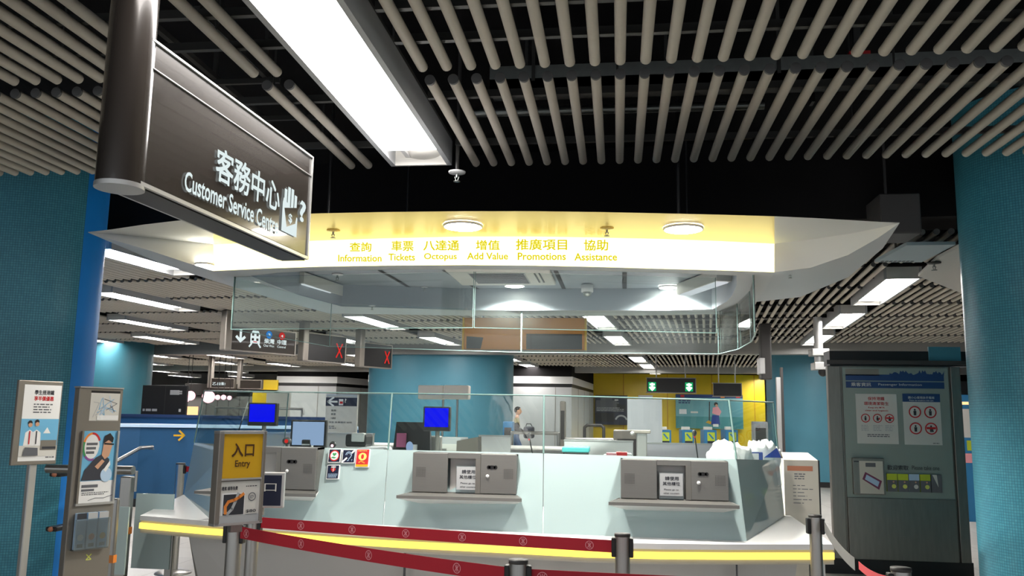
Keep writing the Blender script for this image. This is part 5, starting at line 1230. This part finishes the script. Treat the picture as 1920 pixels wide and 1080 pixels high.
# papers on the shelf
for k, (x, y_, col, lab) in enumerate(((1150, 852, m_pink, 'pink and white printed slip lying behind the glass at centre'), (1166, 850, m_redp, 'small red and white packet lying behind the glass at centre'))):
    c = at(x, y_, z=1.2); mb = MB(); mb.box(c[0] - 0.06, c[0] + 0.06, 5.52, 5.6, 1.0, 1.225 + 0.01 * k, m_white, 0.01); mb.box(c[0] - 0.04, c[0] + 0.03, 5.515, 5.6, 1.212, 1.236 + 0.006 * k, col, 0.004)
    solo(mb, 'paper_packet', lab, 'packet')
# white cloth bags heaped behind the right end of the wall
def cloth_lump(name, label, x0, x1, yt, yb, y, seed, cat='cloth bag', m=None, dz=0.0):
    a = at(x0, yt, y=y); b = at(x1, yb, y=y); w = b[0] - a[0]; h = max(0.06, a[2] - 1.0)
    random.seed(seed); bm = bmesh.new(); bmesh.ops.create_icosphere(bm, subdivisions=4, radius=1)
    ph = [random.random() * 6 for _ in range(6)]
    for v in bm.verts:
        x, yy, z = v.co
        k = 1 + 0.10 * math.sin(4 * x + ph[0] + 2 * z) + 0.08 * math.sin(7 * z + ph[1] + 3 * x) + 0.05 * math.sin(11 * x + ph[2] - 6 * z) + 0.03 * math.sin(17 * yy + 9 * x + ph[3])
        x *= k; z *= k; v.co = (x * w / 2, yy * 0.13, (abs(z) ** 0.55 * (1 if z > 0 else -1) * 0.5 + 0.5 + 0.03 * math.sin(13 * x + 5 * yy + ph[4]) + 0.02 * math.sin(23 * x + ph[5])) * h)
    bm.verts.index_update(); mb = MB(); mb.add([v.co for v in bm.verts], [[v.index for v in f.verts] for f in bm.faces], m or m_cloth, True); bm.free()
    zb = min(p[2] for p in mb.v); mb.v = [(p[0] + (a[0] + b[0]) / 2, p[1] + y, p[2] - zb + 1.0) for p in mb.v]
    return solo(mb, name, label, cat, 'cloth bags on the work counter')
cloth_lump('cloth_bag', 'large crumpled white cloth bag at the left of the heap', 1324, 1412, 830, 862, 6.2, 3)
cloth_lump('cloth_bag', 'crumpled white cloth bag at the right of the heap', 1398, 1458, 829, 862, 6.6, 5)
cloth_lump('cloth_bag', 'smaller white cloth bag low in the middle of the heap', 1340, 1392, 845, 864, 5.95, 8)
a = at(1386, 847, y=6.25); b = at(1431, 865, y=6.25); w = b[0] - a[0]; h = a[2] - b[2]
t = thing('label_frame', 'blue-framed white card in front of the cloth bags', 'card', (a[0], 6.25, 1.0)); z = b[2] - 1.0
mb = MB(); mb.box(0, w, 0, 0.015, z, z + h, m_blueframe, 0.006); mb.box(w * 0.1, w * 0.82, -0.002, 0.002, z + h * 0.14, z + h * 0.86, m_white); mb.build('card', t); MB().box(w * 0.1, w * 0.9, 0.0, 0.05, 0, z + 0.005, m_greyp).build('stand', t)
c = at(1446, 850, y=6.4); mb = MB(); mb.poly([(0, 0), (0.12, 0.0), (0.09, 0.07)], m_blueframe, 0); mb.v = [(p[0] + c[0] - 0.05, p[1] + 6.4, p[2] + c[2] - 0.03) for p in mb.v]; mb.box(c[0] - 0.05, c[0] + 0.07, 6.401, 6.41, 1.0, c[2] - 0.03, m_acryl)
solo(mb, 'plastic_bag', 'clear plastic bag with a blue corner right of the blue-framed card', 'plastic bag')
# telephone handset in the left window
c = at(515, 880, y=5.42); mb = MB(); mb.box(c[0] - 0.08, c[0] + 0.04, 5.36, 5.38, 1.0, 1.04, m_white, 0.01)
# grey notice board pillar
o, w, h, rz = panel(608, 667, 742, 815, 10.2)
t = thing('direction_board', 'white standing board with a black header, left arrow and small pictogram', 'sign board', (o[0], o[1], 0), 0)
z0 = o[2]; mb = MB(); mb.box(0, w, 0, 0.06, 0.0, z0 + h, m_offw, 0.004); mb.box(0, w, -0.005, 0.065, z0 + h, z0 + h + 0.02, m_alu); mb.build('board', t)
mb = MB(); mb.rect(0.0, z0 + h * 0.74, w, z0 + h * 0.96, m_navy, -0.002); ax_ = w * 0.12; az = z0 + h * 0.85; mb.line([(ax_ - 0.02, az), (w * 0.36, az)], 0.022, m_white, -0.004); mb.line([(ax_ + 0.05, az + 0.05), (ax_ - 0.02, az), (ax_ + 0.05, az - 0.05)], 0.022, m_white, -0.0045)
mb.rect(w * 0.42, z0 + h * 0.76, w * 0.56, z0 + h * 0.92, m_white, -0.004); mb.rect(w * 0.45, z0 + h * 0.8, w * 0.55, z0 + h * 0.86, m_redp, -0.005); mb.text('?', w * 0.6, z0 + h * 0.83, w * 0.66, z0 + h * 0.93, m_white, -0.004, 0.02)
for k, s_ in enumerate(('查詢', '車票', '八達通')): mb.text(s_, w * 0.18, z0 + h * (0.6 - 0.1 * k), w * 0.34, z0 + h * (0.655 - 0.1 * k), m_print, -0.003)
mb.text('增值 推廣項目 協助', w * 0.12, z0 + h * 0.3, w * 0.86, z0 + h * 0.345, m_print, -0.003); mb.lines(w * 0.14, z0 + h * 0.15, w * 0.4, z0 + h * 0.24, 2, m_print, -0.003); mb.build('print', t)
# twin pale boxes hanging by the column
for k, (xa, xb, lab) in enumerate(((784, 831, 'left one of two pale boxes mounted before the middle column'), (832, 878, 'right one of two pale boxes mounted before the middle column'))):
    a = at(xa, 722, y=9.4); b = at(xb, 749, y=9.4); mb = MB(); mb.box(a[0], b[0], 9.4, 9.55, b[2], a[2], mat('pale beige', (244, 238, 228), 0.5), 0.012)
    pp = at(831, 749, y=9.47); mb.tube(((a[0] + b[0]) / 2 if k else b[0] - 0.02, 9.5, b[2]), ((a[0] + b[0]) / 2 if k else b[0] - 0.02, 9.5, 0.0), 0.012, m_steel, 8)
    solo(mb, 'display_screen', lab, 'display', 'pair of pale display boxes')

# ================================================================== HANGING SIGNS IN THE REAR HALL
def hang_sign(label, xl, xr, ytl, ybl, ytr, yb_r, y, draw=None, post=True, face=m_signdk, yr=None, postm=m_alu):
    a = at(xl, ybl, y=y); b = at(xr, ybl, y=y if yr is None else yr); t = thing('hanging_sign', label, 'sign', (a[0], a[1], a[2]), math.atan2(b[1] - a[1], b[0] - a[0]))
    w = math.hypot(b[0] - a[0], b[1] - a[1]); h = at(xl, ytl, y=y)[2] - a[2]
    MB().box(0, w, 0, 0.12, 0, h, face, 0.004).build('panel', t)
    fr = MB(); fr.box(-0.02, w + 0.02, -0.01, 0.13, -0.02, 0.0, m_frame); fr.box(-0.02, w + 0.02, -0.01, 0.13, h, h + 0.02, m_frame); fr.box(w, w + 0.02, -0.01, 0.13, 0, h, m_frame); fr.build('frame', t)
    if post: MB().box(-0.13, 0.0, -0.02, 0.14, -0.02, 3.098 - a[2], postm, 0.02).build('post', t)
    else:
        for q in (0.2, 0.8): MB().tube((w * q, 0.06, h), (w * q, 0.06, 3.098 - a[2]), 0.015, m_steel, 8).build('rod', t)
    if draw: mb = MB(); draw(mb, w, h); mb.build('print', t)
    return t
def dr1(mb, w, h):
    mb.line([(w * 0.13, h * 0.85), (w * 0.13, h * 0.42)], 0.045, g_signw, -0.004); mb.line([(w * 0.07, h * 0.58), (w * 0.13, h * 0.4), (w * 0.19, h * 0.58)], 0.045, g_signw, -0.0045)
    mb.poly([(w * 0.28, h * 0.35), (w * 0.28, h * 0.75), (w * 0.31, h * 0.92), (w * 0.4, h * 0.92), (w * 0.43, h * 0.75), (w * 0.43, h * 0.35)], g_signw, -0.003)
    for q in (0.3, 0.37): mb.rect(w * q, h * 0.68, w * (q + 0.035), h * 0.82, m_signdk, -0.005); mb.rect(w * q, h * 0.47, w * (q + 0.035), h * 0.58, m_signdk, -0.005)
    mb.rect(w * 0.325, h * 0.4, w * 0.385, h * 0.44, g_red4, -0.005)
    mb.line([(w * 0.3, h * 0.33), (w * 0.27, h * 0.2)], 0.03, g_signw, -0.004); mb.line([(w * 0.41, h * 0.33), (w * 0.44, h * 0.2)], 0.03, g_signw, -0.004)
    mb.disc(w * 0.57, h * 0.8, w * 0.05, g_blue3, -0.003); mb.text('3', w * 0.55, h * 0.74, w * 0.59, h * 0.86, g_signw, -0.005, 0.02)
    mb.disc(w * 0.78, h * 0.8, w * 0.05, g_red4, -0.003); mb.text('4', w * 0.76, h * 0.74, w * 0.8, h * 0.86, g_signw, -0.005, 0.02)
    mb.text('柴灣', w * 0.5, h * 0.4, w * 0.66, h * 0.62, g_signw, -0.003, 0.02); mb.text('Chai Wan', w * 0.49, h * 0.25, w * 0.66, h * 0.35, g_signw, -0.003)
    mb.text('中環', w * 0.71, h * 0.4, w * 0.86, h * 0.62, g_signw, -0.003, 0.02); mb.text('Central', w * 0.71, h * 0.25, w * 0.85, h * 0.35, g_signw, -0.003)
hang_sign('hanging direction sign with down arrow, train symbol and Chinese station names', 433, 552, 612, 655, 0, 0, 13.2, dr1, yr=14.3, postm=m_frame)
def dx(mb, w, h):
    mb.line([(w * 0.76, h * 0.72), (w * 0.92, h * 0.2)], 0.028, g_redx, -0.003); mb.line([(w * 0.92, h * 0.72), (w * 0.76, h * 0.2)], 0.028, g_redx, -0.0035)
hang_sign('dark hanging sign with a red cross, nearer the train sign', 577, 646, 625, 675, 0, 0, 14.8, dx, yr=15.6, face=m_black, postm=m_frame)
hang_sign('dark hanging sign with a red cross, in front of the middle blue column', 682, 733, 643, 686, 0, 0, 16.2, dx, yr=16.9, face=m_black, postm=m_frame)
# amber sign behind the canopy
a = at(870, 652, y=8.6); b = at(1096, 663, y=8.6)
t = thing('amber_sign', 'amber and black panelled hanging sign directly under the canopy rear edge', 'sign', (a[0], 8.6, a[2] - 0.02), 0)
w = b[0] - a[0]; h = at(870, 592, y=8.6)[2] - a[2]
MB().box(0, w, 0, 0.1, 0, h, m_amber, 0.004).build('panel', t)
mb = MB(); mb.poly([(w * 0.02, h * 0.03), (w * 0.14, h * 0.03), (w * 0.16, h * 0.38), (w * 0.02, h * 0.42)], m_black); mb.rect(w * 0.52, h * 0.03, w * 0.98, h * 0.5, m_black); mb.rect(w * 0.475, 0, w * 0.485, h, m_brown); mb.build('dark_inset', t)
mb = MB(); mb.box(-0.02, 0.0, -0.01, 0.11, 0, h, m_yel); mb.box(w, w + 0.02, -0.01, 0.11, 0, h, m_yel); mb.box(-0.02, w + 0.02, -0.01, 0.11, -0.015, 0, m_frame); mb.build('side_trim', t)
for q in (0.15, 0.85): MB().tube((w * q, 0.05, h), (w * q, 0.05, 3.9 - t.location[2]), 0.015, m_steel, 8).build('rod', t)
# green exit-lane sign and blank sign
def dg(mb, w, h):
    for q in (0.11, 0.87):
        mb.rect(w * (q - 0.08), h * 0.08, w * (q + 0.08), h * 0.72, g_green, -0.003); mb.line([(w * (q - 0.04), h * 0.55), (w * (q + 0.04), h * 0.55)], 0.05, g_greenw, -0.005); mb.line([(w * q, h * 0.62), (w * q, h * 0.18)], 0.05, g_greenw, -0.006); mb.line([(w * (q - 0.045), h * 0.34), (w * q, h * 0.16), (w * (q + 0.045), h * 0.34)], 0.05, g_greenw, -0.007)
hang_sign('black hanging sign with two green lit lane symbols', 1213, 1304, 709, 735, 0, 0, 22.5, dg, post=False, face=m_black)
hang_sign('blank black hanging sign right of the green lane symbols', 1338, 1390, 719, 742, 0, 0, 22.5, None, post=False, face=m_black)
def df(mb, w, h): mb.text('乙自動', w * 0.05, h * 0.25, w * 0.62, h * 0.6, g_signw, -0.003, 0.02)
hang_sign('far dark direction sign with white characters, above the black billboard', 396, 438, 710, 726, 0, 0, 24.0, df, post=True, postm=m_frame)
hang_sign('blank far dark direction sign beside the yellow panel', 450, 489, 713, 728, 0, 0, 25.0, None, post=True, postm=m_frame)
# CCTV column bracket on the right blue column
c = at(1537, 640, y=13.9); mb = MB(); mb.tube((c[0], 14.0, at(1535, 690, y=14.0)[2]), (c[0], 14.0, 3.098), 0.07, m_alu, 14); mb.box(c[0] - 0.13, c[0] + 0.13, 13.85, 14.15, at(1535, 668, y=14.0)[2], at(1535, 655, y=14.0)[2], m_alu, 0.01); mb.box(c[0] - 0.1, c[0] + 0.18, 13.85, 14.15, at(1535, 694, y=14.0)[2], at(1535, 680, y=14.0)[2], m_alu, 0.01); mb.ball((c[0] + 0.04, 13.95, at(1535, 698, y=14.0)[2]), 0.07, m_black, 14, 8)
solo(mb, 'camera_mast', 'silver drop pole with a camera left of the steel cabinet', 'camera pole')
c = at(1438, 660, y=15.0); mb = MB(); mb.box(c[0] - 0.12, c[0] + 0.06, 14.9, 15.1, at(1438, 712, y=15)[2], 3.098, m_dark, 0.02); mb.box(c[0] - 0.15, c[0] - 0.06, 14.85, 15.15, at(1438, 702, y=15)[2], at(1438, 672, y=15)[2], m_alu, 0.01)
solo(mb, 'duct_drop', 'grey metal drop duct at the left edge of the right blue column', 'duct')
a = at(1456, 735, y=18.0); b = at(1462, 840, y=18.0); mb = MB(); mb.box(a[0], a[0] + 0.09, 18.0, 18.1, 0, a[2] + 0.3, m_alu, 0.01); mb.box(a[0] + 0.09, a[0] + 0.14, 18.0, 18.1, 0, a[2] + 0.5, m_dark)
solo(mb, 'cable_duct', 'vertical grey cable duct on the left edge of the right blue column', 'cable duct')

# ================================================================== FAR BACKGROUND
def flat_panel(name, label, cat, x0, x1, yt, yb, y, m, draw=None, th=0.08, floor=False, group=None):
    a = at(x0, yt, y=y); b = at(x1, yb, y=y); z0 = 0.0 if floor else b[2]
    t = thing(name, label, cat, (a[0], y, z0), 0, group); w = b[0] - a[0]; h = a[2] - z0
    MB().box(0, w, 0, th, 0, h, m, 0.004).build('panel', t)
    if draw: mb = MB(); draw(mb, w, a[2] - b[2], b[2] - z0); mb.build('print', t)
    return t
def dp1(mb, w, h, z):
    mb.rect(0, z, w, z + h, m_navy, -0.005)
    for k in range(16): mb.rect(w * random.uniform(0.02, 0.6), z + h * random.uniform(0.45, 0.95), w * random.uniform(0.5, 0.98), z + h * random.uniform(0.45, 0.5), random.choice((m_dark, m_print, m_black)), -0.007 - k * 0.0008)
    mb.rect(0, z + h * 0.1, w * 0.6, z + h * 0.4, m_black, -0.03)
    mb.ring(w * 0.8, z + h * 0.12, w * 0.2, w * 0.05, m_greyp, -0.025, 0.3, PI - 0.3)
    mb.lines(w * 0.05, z + h * 0.45, w * 0.9, z + h * 0.6, 3, m_greyp, -0.025); mb.lines(w * 0.6, z + h * 0.8, w * 0.75, z + h * 0.98, 2, m_white, -0.025)
flat_panel('billboard', 'dark blue and black poster on the yellow wall, left one', 'poster', 1116, 1177, 741, 797, 33.75, m_navy, dp1, th=0.2)
def dp2(mb, w, h, z):
    mb.rect(0, z, w, z + h, m_teal, -0.005); mb.rect(0, z + h * 0.9, w, z + h, m_navyl, -0.007); mb.rect(0, z, w, z + h * 0.35, mat('teal deeper', (70, 140, 144), 0.5), -0.006)
    for q in (0.1, 0.93, 0.7): mb.rect(w * (q - 0.03), z + h * 0.91, w * (q + 0.03), z + h * 0.98, (m_redp if q != 0.7 else m_orange), -0.009)
    mb.lines(w * 0.04, z + h * 0.72, w * 0.22, z + h * 0.84, 2, m_navyl, -0.008, 0.6, 0.0); mb.rect(w * 0.05, z + h * 0.42, w * 0.16, z + h * 0.56, m_white, -0.008)
    mb.rect(w * 0.22, z + h * 0.45, w * 0.33, z + h * 0.5, m_offw, -0.008)
    X = w * 0.6; mb.line([(X - 0.4 * 0.6, z + h * 0.78), (X - 0.26, z + h * 0.25)], 0.04, m_dark, -0.008); mb.poly([(X - 0.4, z + h * 0.18), (X - 0.1, z + h * 0.1), (X, z + h * 0.15), (X - 0.3, z + h * 0.24)], m_yel, -0.008)
    mb.disc(X, z + h * 0.72, w * 0.03, m_hair, -0.009); mb.disc(X + 0.02, z + h * 0.68, w * 0.02, m_skin, -0.0095); mb.poly([(X - 0.15, z + h * 0.45), (X - 0.12, z + h * 0.62), (X + 0.08, z + h * 0.65), (X + 0.2, z + h * 0.5), (X + 0.12, z + h * 0.38)], m_pink, -0.01)
    mb.poly([(X - 0.2, z + h * 0.12), (X - 0.15, z + h * 0.4), (X + 0.1, z + h * 0.4), (X + 0.14, z + h * 0.12)], m_blueframe, -0.011); mb.rect(X - 0.12, z + h * 0.06, X + 0.08, z + h * 0.14, m_white, -0.012)
flat_panel('billboard', 'teal mural poster of a cleaning girl on the yellow wall', 'poster', 1267, 1394, 739, 805, 33.75, m_teal, dp2, th=0.2)
flat_panel('display_board', 'plain grey-white board standing before the yellow wall', 'board', 1176, 1242, 748, 832, 20.0, mat('plain grey board', (190, 196, 200), 0.5), None, floor=True)
flat_panel('wall_sign', 'white small sign above the plain grey board', 'sign', 1197, 1224, 741, 751, 33.8, m_white, None, th=0.2)
# ticket gates before the yellow wall
def gate(px, y, label, sc=1.0):
    c = at(px, 806, y=y); t = thing('ticket_gate', label, 'ticket gate', (c[0], y, 0), 0, 'ticket gates')
    MB().box(-0.2, 0.2, 0, 1.4, 0, c[2], m_bluem, 0.02).build('body', t)
    MB().box(-0.2, 0.06, -0.01, 0.3, c[2], c[2] + 0.1, m_offw, 0.01).build('reader', t)
    mb = MB(); mb.rect(-0.1, c[2] - 0.36, 0.14, c[2] - 0.08, m_lime, -0.004); mb.line([(-0.04, c[2] - 0.14), (0.08, c[2] - 0.28)], 0.05, m_bluem, -0.006); mb.rect(-0.1, c[2] - 0.52, 0.14, c[2] - 0.36, m_navy, -0.004); mb.build('display', t)
    return t
for px, lab in ((1247, 'blue ticket gate nearest the plain grey board'), (1290, 'blue ticket gate under the left part of the teal poster'), (1332, 'blue ticket gate under the girl of the teal poster'), (1372, 'blue ticket gate under the right end of the teal poster')): gate(px, 29.0, lab)
for (x0, x1, yt, y, lab) in ((960, 1047, 811, 15.5, 'steel railing in front of the grey wall, left part'), (1062, 1185, 823, 15.0, 'steel railing above the white low partition')):
    a = at(x0, yt, y=y); b = at(x1, yt, y=y); mb = MB(); mb.path([(a[0], y, 0), (a[0], y, a[2]), (b[0], y, a[2]), (b[0], y, 0)], 0.03, m_steel, 10); mb.tube((a[0], y, a[2] - 0.25), (b[0], y, a[2] - 0.25), 0.02, m_steel, 8)
    solo(mb, 'railing', lab, 'railing', 'steel railings')
a = at(1096, 797, y=19.0); b = at(1132, 797, y=19.0); mb = MB(); mb.path([(a[0], 19, 0), (a[0], 19, a[2] - 0.05), (a[0] + 0.06, 19, a[2]), (b[0] - 0.06, 19, a[2]), (b[0], 19, a[2] - 0.05), (b[0], 19, 0)], 0.035, m_dark, 10)
solo(mb, 'barrier_hoop', 'dark metal hoop barrier before the dark blue poster', 'hoop barrier')
for (x0, x1, yt, y, lab, m) in ((1050, 1060, 752, 16.0, 'tall grey post before the corner of the grey wall', m_frame), (1412, 1440, 790, 20.0, 'grey locker-like kiosk left of the right blue column', m_greyp), (943, 962, 790, 19.2, 'small blue machine right of the middle column', m_bluem), (1150, 1200, 806, 13.0, 'grey top of a machine behind the low partition', m_frame)):
    a = at(x0, yt, y=y); b = at(x1, yt, y=y); mb = MB(); mb.box(a[0], b[0], y, y + 0.3, 0, a[2], m, 0.02); mb.box(a[0] + (b[0] - a[0]) * 0.15, b[0] - (b[0] - a[0]) * 0.15, y - 0.01, y, a[2] * 0.6, a[2] * 0.9, m_dark); solo(mb, 'kiosk', lab, 'kiosk')
# black billboard at left
def dbb(mb, w, h, z):
    mb.rect(w * 0.52, z, w * 0.53, z + h, m_dark, -0.004); mb.rect(w * 0.63, z + h * 0.68, w * 0.84, z + h * 0.84, m_greyp, -0.004); mb.rect(w * 0.84, z + h * 0.7, w * 0.9, z + h * 0.75, m_greyp, -0.004); mb.rect(w * 0.84, z + h * 0.77, w * 0.9, z + h * 0.82, m_greyp, -0.0045)
    mb.lines(w * 0.04, z + h * 0.1, w * 0.38, z + h * 0.2, 1, m_greyp, -0.004, 0.8, 0.0); mb.rect(w * 0.85, z + h * 0.1, w * 0.9, z + h * 0.2, m_offw, -0.004)
flat_panel('billboard', 'wide black billboard with small white print at left above the blue parapet', 'billboard', 268, 347, 722, 778, 17.6, m_black, dbb, floor=True)
flat_panel('billboard', 'dark grey hoarding band behind the pink shop lights', 'hoarding', 347, 442, 719, 742, 24.9, m_signdk, None, th=0.1)
flat_panel('shop', 'dim grey shop front with doors far back at left', 'shop front', 347, 480, 742, 800, 25.0, mat('shop front grey', (120, 118, 116), 0.4), lambda mb, w, h, z: [mb.rect(w * q, z, w * (q + 0.012), z + h, m_dark, -0.004) for q in (0.3, 0.45, 0.6, 0.75, 0.88)] and None, floor=True)
flat_panel('pillar', 'narrow yellow pillar far back at left', 'pillar', 474, 500, 733, 800, 24.3, m_yelwall, None, floor=True)
flat_panel('pillar', 'yellow panel beside the grey banded wall', 'panel', 490, 520, 712, 731, 29.4, m_yelwall, None)
flat_panel('kiosk', 'pale cabinet front between the yellow pillar and the blue customer screen', 'kiosk', 500, 541, 735, 800, 24.0, m_offw, None, floor=True)
for k, (px, py, r, lab) in enumerate(((357, 742, 0.13, 'pink-white shop light left of the desk glass edge'), (350, 750, 0.06, 'smaller pink shop light beside the first one'), (391, 744, 0.17, 'brightest pink-white shop light right of the desk glass edge'), (408, 745, 0.07, 'first small pink light of the short row'), (419, 745, 0.07, 'second small pink light of the short row'), (430, 746, 0.06, 'third small pink light of the short row'))):
    c = at(px, py, y=22.6); mb = MB(); mb.ball(c, r, g_pink, 14, 10); mb.tube((c[0], c[1], c[2] + r * 0.9), (c[0], c[1], 3.9), 0.01, m_dark, 6); solo(mb, 'shop_lamp', lab, 'shop lamp', 'pink shop lights')
flat_panel('shop_display', 'warm lit shop display below the pink light', 'shop display', 347, 368, 762, 778, 20.5, g_warm, None, floor=True)
# blue balustrade strip lines in front: steel rail above the low blue wall
a = at(374, 741, y=18.0); b = at(480, 770, y=18.0); mb = MB(); z = at(440, 765, y=18)[2]; mb.path([(at(404, 765, y=18)[0], 18, z), (at(568, 766, y=18)[0], 18, z), (at(570, 772, y=18)[0], 18, z - 0.12)], 0.025, m_steel, 8)
for px in (404, 455, 520, 566): mb.tube((at(px, 766, y=18)[0], 18, 0), (at(px, 766, y=18)[0], 18, z), 0.02, m_steel, 8)
solo(mb, 'railing', 'thin steel railing behind the left blue customer screen', 'railing')

# ================================================================== THE WALKING MAN
def person(px, py_head, y):
    head = at(px, py_head, y=y); base = Vector((head[0], y, 0)); Ht = head[2]
    s = Ht / 1.75
    t = thing('person', 'person in beige and black top and blue jeans walking right with a dark bag', 'person', base)
    def skin(name, pts, edges, m, root=0, lv=2):
        me = bpy.data.meshes.new(name); me.from_pydata([Vector(p[:3]) * s for p in pts], edges, []); o = bpy.data.objects.new(name, me); COL.objects.link(o); o.parent = t
        md = o.modifiers.new('s', 'SKIN'); me.skin_vertices.new() if not me.skin_vertices else None
        for i, p in enumerate(pts): me.skin_vertices[0].data[i].radius = (p[3] * s, p[4] * s)
        me.skin_vertices[0].data[root].use_root = True
        sb = o.modifiers.new('u', 'SUBSURF'); sb.levels = lv; sb.render_levels = lv
        dg = bpy.context.evaluated_depsgraph_get(); dg.update(); me2 = bpy.data.meshes.new_from_object(o.evaluated_get(dg)); o.modifiers.clear(); o.data = me2; me2.materials.clear(); me2.materials.append(m)
        for p in me2.polygons: p.use_smooth = True
        return o
    # x = walking direction, y = away
    P = [(0, 0, 0.95, 0.13, 0.11), (0.01, 0, 1.15, 0.13, 0.11), (0.02, 0, 1.36, 0.15, 0.1), (0.03, 0, 1.47, 0.07, 0.06), (0.045, 0, 1.55, 0.052, 0.055),
         (0.03, -0.17, 1.4, 0.06, 0.06), (-0.0, -0.21, 1.14, 0.045, 0.045), (0.2, -0.2, 1.03, 0.035, 0.035), (0.27, -0.19, 1.02, 0.026, 0.034),
         (0.03, 0.17, 1.4, 0.06, 0.06), (0.02, 0.21, 1.14, 0.045, 0.045), (0.22, 0.16, 1.05, 0.035, 0.035), (0.28, 0.13, 1.04, 0.026, 0.034),
         (0.0, -0.09, 0.88, 0.1, 0.1), (0.18, -0.09, 0.52, 0.065, 0.06), (0.3, -0.09, 0.1, 0.042, 0.04), (0.4, -0.09, 0.05, 0.035, 0.045),
         (0.0, 0.09, 0.88, 0.1, 0.1), (-0.06, 0.09, 0.5, 0.065, 0.06), (-0.32, 0.09, 0.16, 0.042, 0.04), (-0.24, 0.09, 0.05, 0.035, 0.045)]
    E = [(0, 1), (1, 2), (2, 3), (3, 4), (2, 5), (5, 6), (6, 7), (7, 8), (2, 9), (9, 10), (10, 11), (11, 12), (0, 13), (13, 14), (14, 15), (15, 16), (0, 17), (17, 18), (18, 19), (19, 20)]
    b = skin('body', P, E, m_skin)
    for m in (m_jeans, mat('top beige', (170, 158, 120), 0.8), m_black): b.data.materials.append(m)
    for p in b.data.polygons:
        z = p.center[2] / s; x = p.center[0] / s; yy = abs(p.center[1] / s)
        if z < 0.12: p.material_index = 3
        elif z < 0.97 and x < 0.5 and not (yy > 0.12 and z > 0.95): p.material_index = 1
        elif z > 1.44 or (x > 0.22): p.material_index = 0
        elif yy > 0.13 and z < 1.3 or (1.1 < z < 1.25): p.material_index = 3
        else: p.material_index = 2
    hd = MB(); c = Vector((0.06, 0, 1.64)) * s
    hd.ball(c, 0.1 * s, m_skin, 20, 14, (1.0, 0.78, 1.18)); hd.add([Vector((0.155, 0.012, 1.65)) * s, Vector((0.155, -0.012, 1.65)) * s, Vector((0.185, 0, 1.62)) * s, Vector((0.15, 0, 1.605)) * s], [(0, 1, 2), (1, 3, 2), (0, 2, 3)], m_skin)
    hd.ball(Vector((0.05, -0.08, 1.63)) * s, 0.024 * s, m_skin, 8, 6, (1, 0.4, 1.3)); hd.ball(Vector((0.145, -0.035, 1.66)) * s, 0.009 * s, m_black, 8, 6); hd.ball(Vector((0.145, 0.035, 1.66)) * s, 0.009 * s, m_black, 8, 6)
    hd.box(0.142 * s, 0.153 * s, -0.02 * s, 0.02 * s, 1.582 * s, 1.588 * s, m_redp); hd.build('head', t)
    hr = MB(); hr.ball(Vector((0.045, 0, 1.67)) * s, 0.108 * s, m_hair, 20, 14, (1.02, 0.82, 1.05))
    hr.v = [(p[0] if p[0] < 0.1 * s or p[2] > 1.72 * s else 0.1 * s, p[1], max(p[2], (1.6 if p[0] < 0.03 * s else 1.68) * s)) for p in hr.v]; hr.build('hair', t)
    for sy, hx in ((-0.19, 0.27), (0.13, 0.28)):
        pts = [(hx, sy, 1.02, 0.022, 0.034)]; ed = []
        for k in range(5):
            oy = sy + (-0.028 + 0.018 * k if k < 4 else 0.045); L = (0.05, 0.058, 0.055, 0.045, 0.035)[k]
            i = len(pts); pts += [(hx + 0.045 if k < 4 else hx + 0.01, oy, 1.015, 0.009, 0.009), (hx + 0.045 + L * 0.6 if k < 4 else hx + 0.035, oy, 0.995, 0.008, 0.008), (hx + 0.04 + L * 0.7 if k < 4 else hx + 0.055, oy, 0.965, 0.007, 0.007)]; ed += [(0, i), (i, i + 1), (i + 1, i + 2)]
        skin('hand', pts, ed, m_skin, 0, 1)
    bg = MB(); bg.box(0.24 * s, 0.56 * s, -0.2 * s, 0.1 * s, 0.84 * s, 1.2 * s, m_suit, 0.07 * s); bg.path([Vector((0.3, -0.05, 1.18)) * s, Vector((0.33, -0.05, 1.27)) * s, Vector((0.45, -0.05, 1.27)) * s, Vector((0.5, -0.05, 1.18)) * s], 0.012 * s, m_black, 8)
    bg.v = [tuple(Vector(p) + base) for p in bg.v]; solo(bg, 'bag', 'dark bag carried in front by the walking person', 'bag')
    return t
person(968, 764, 25.5)

def dm(mb, w, h, z):
    mb.rect(0, z + h * 0.86, w, z + h * 0.9, g_warm, -0.004); mb.rect(w * 0.1, z + h * 0.4, w * 0.9, z + h * 0.8, m_offw, -0.004); mb.rect(w * 0.3, z + h * 0.22, w * 0.9, z + h * 0.36, m_lime, -0.004); mb.rect(w * 0.1, z + h * 0.05, w * 0.9, z + h * 0.18, m_pink, -0.004)
flat_panel('ticket_machine', 'blue and white machine glimpsed between the steel cabinet and the right column', 'ticket machine', 1800, 1832, 740, 875, 14.0, m_bluem, dm, th=0.4, floor=True)
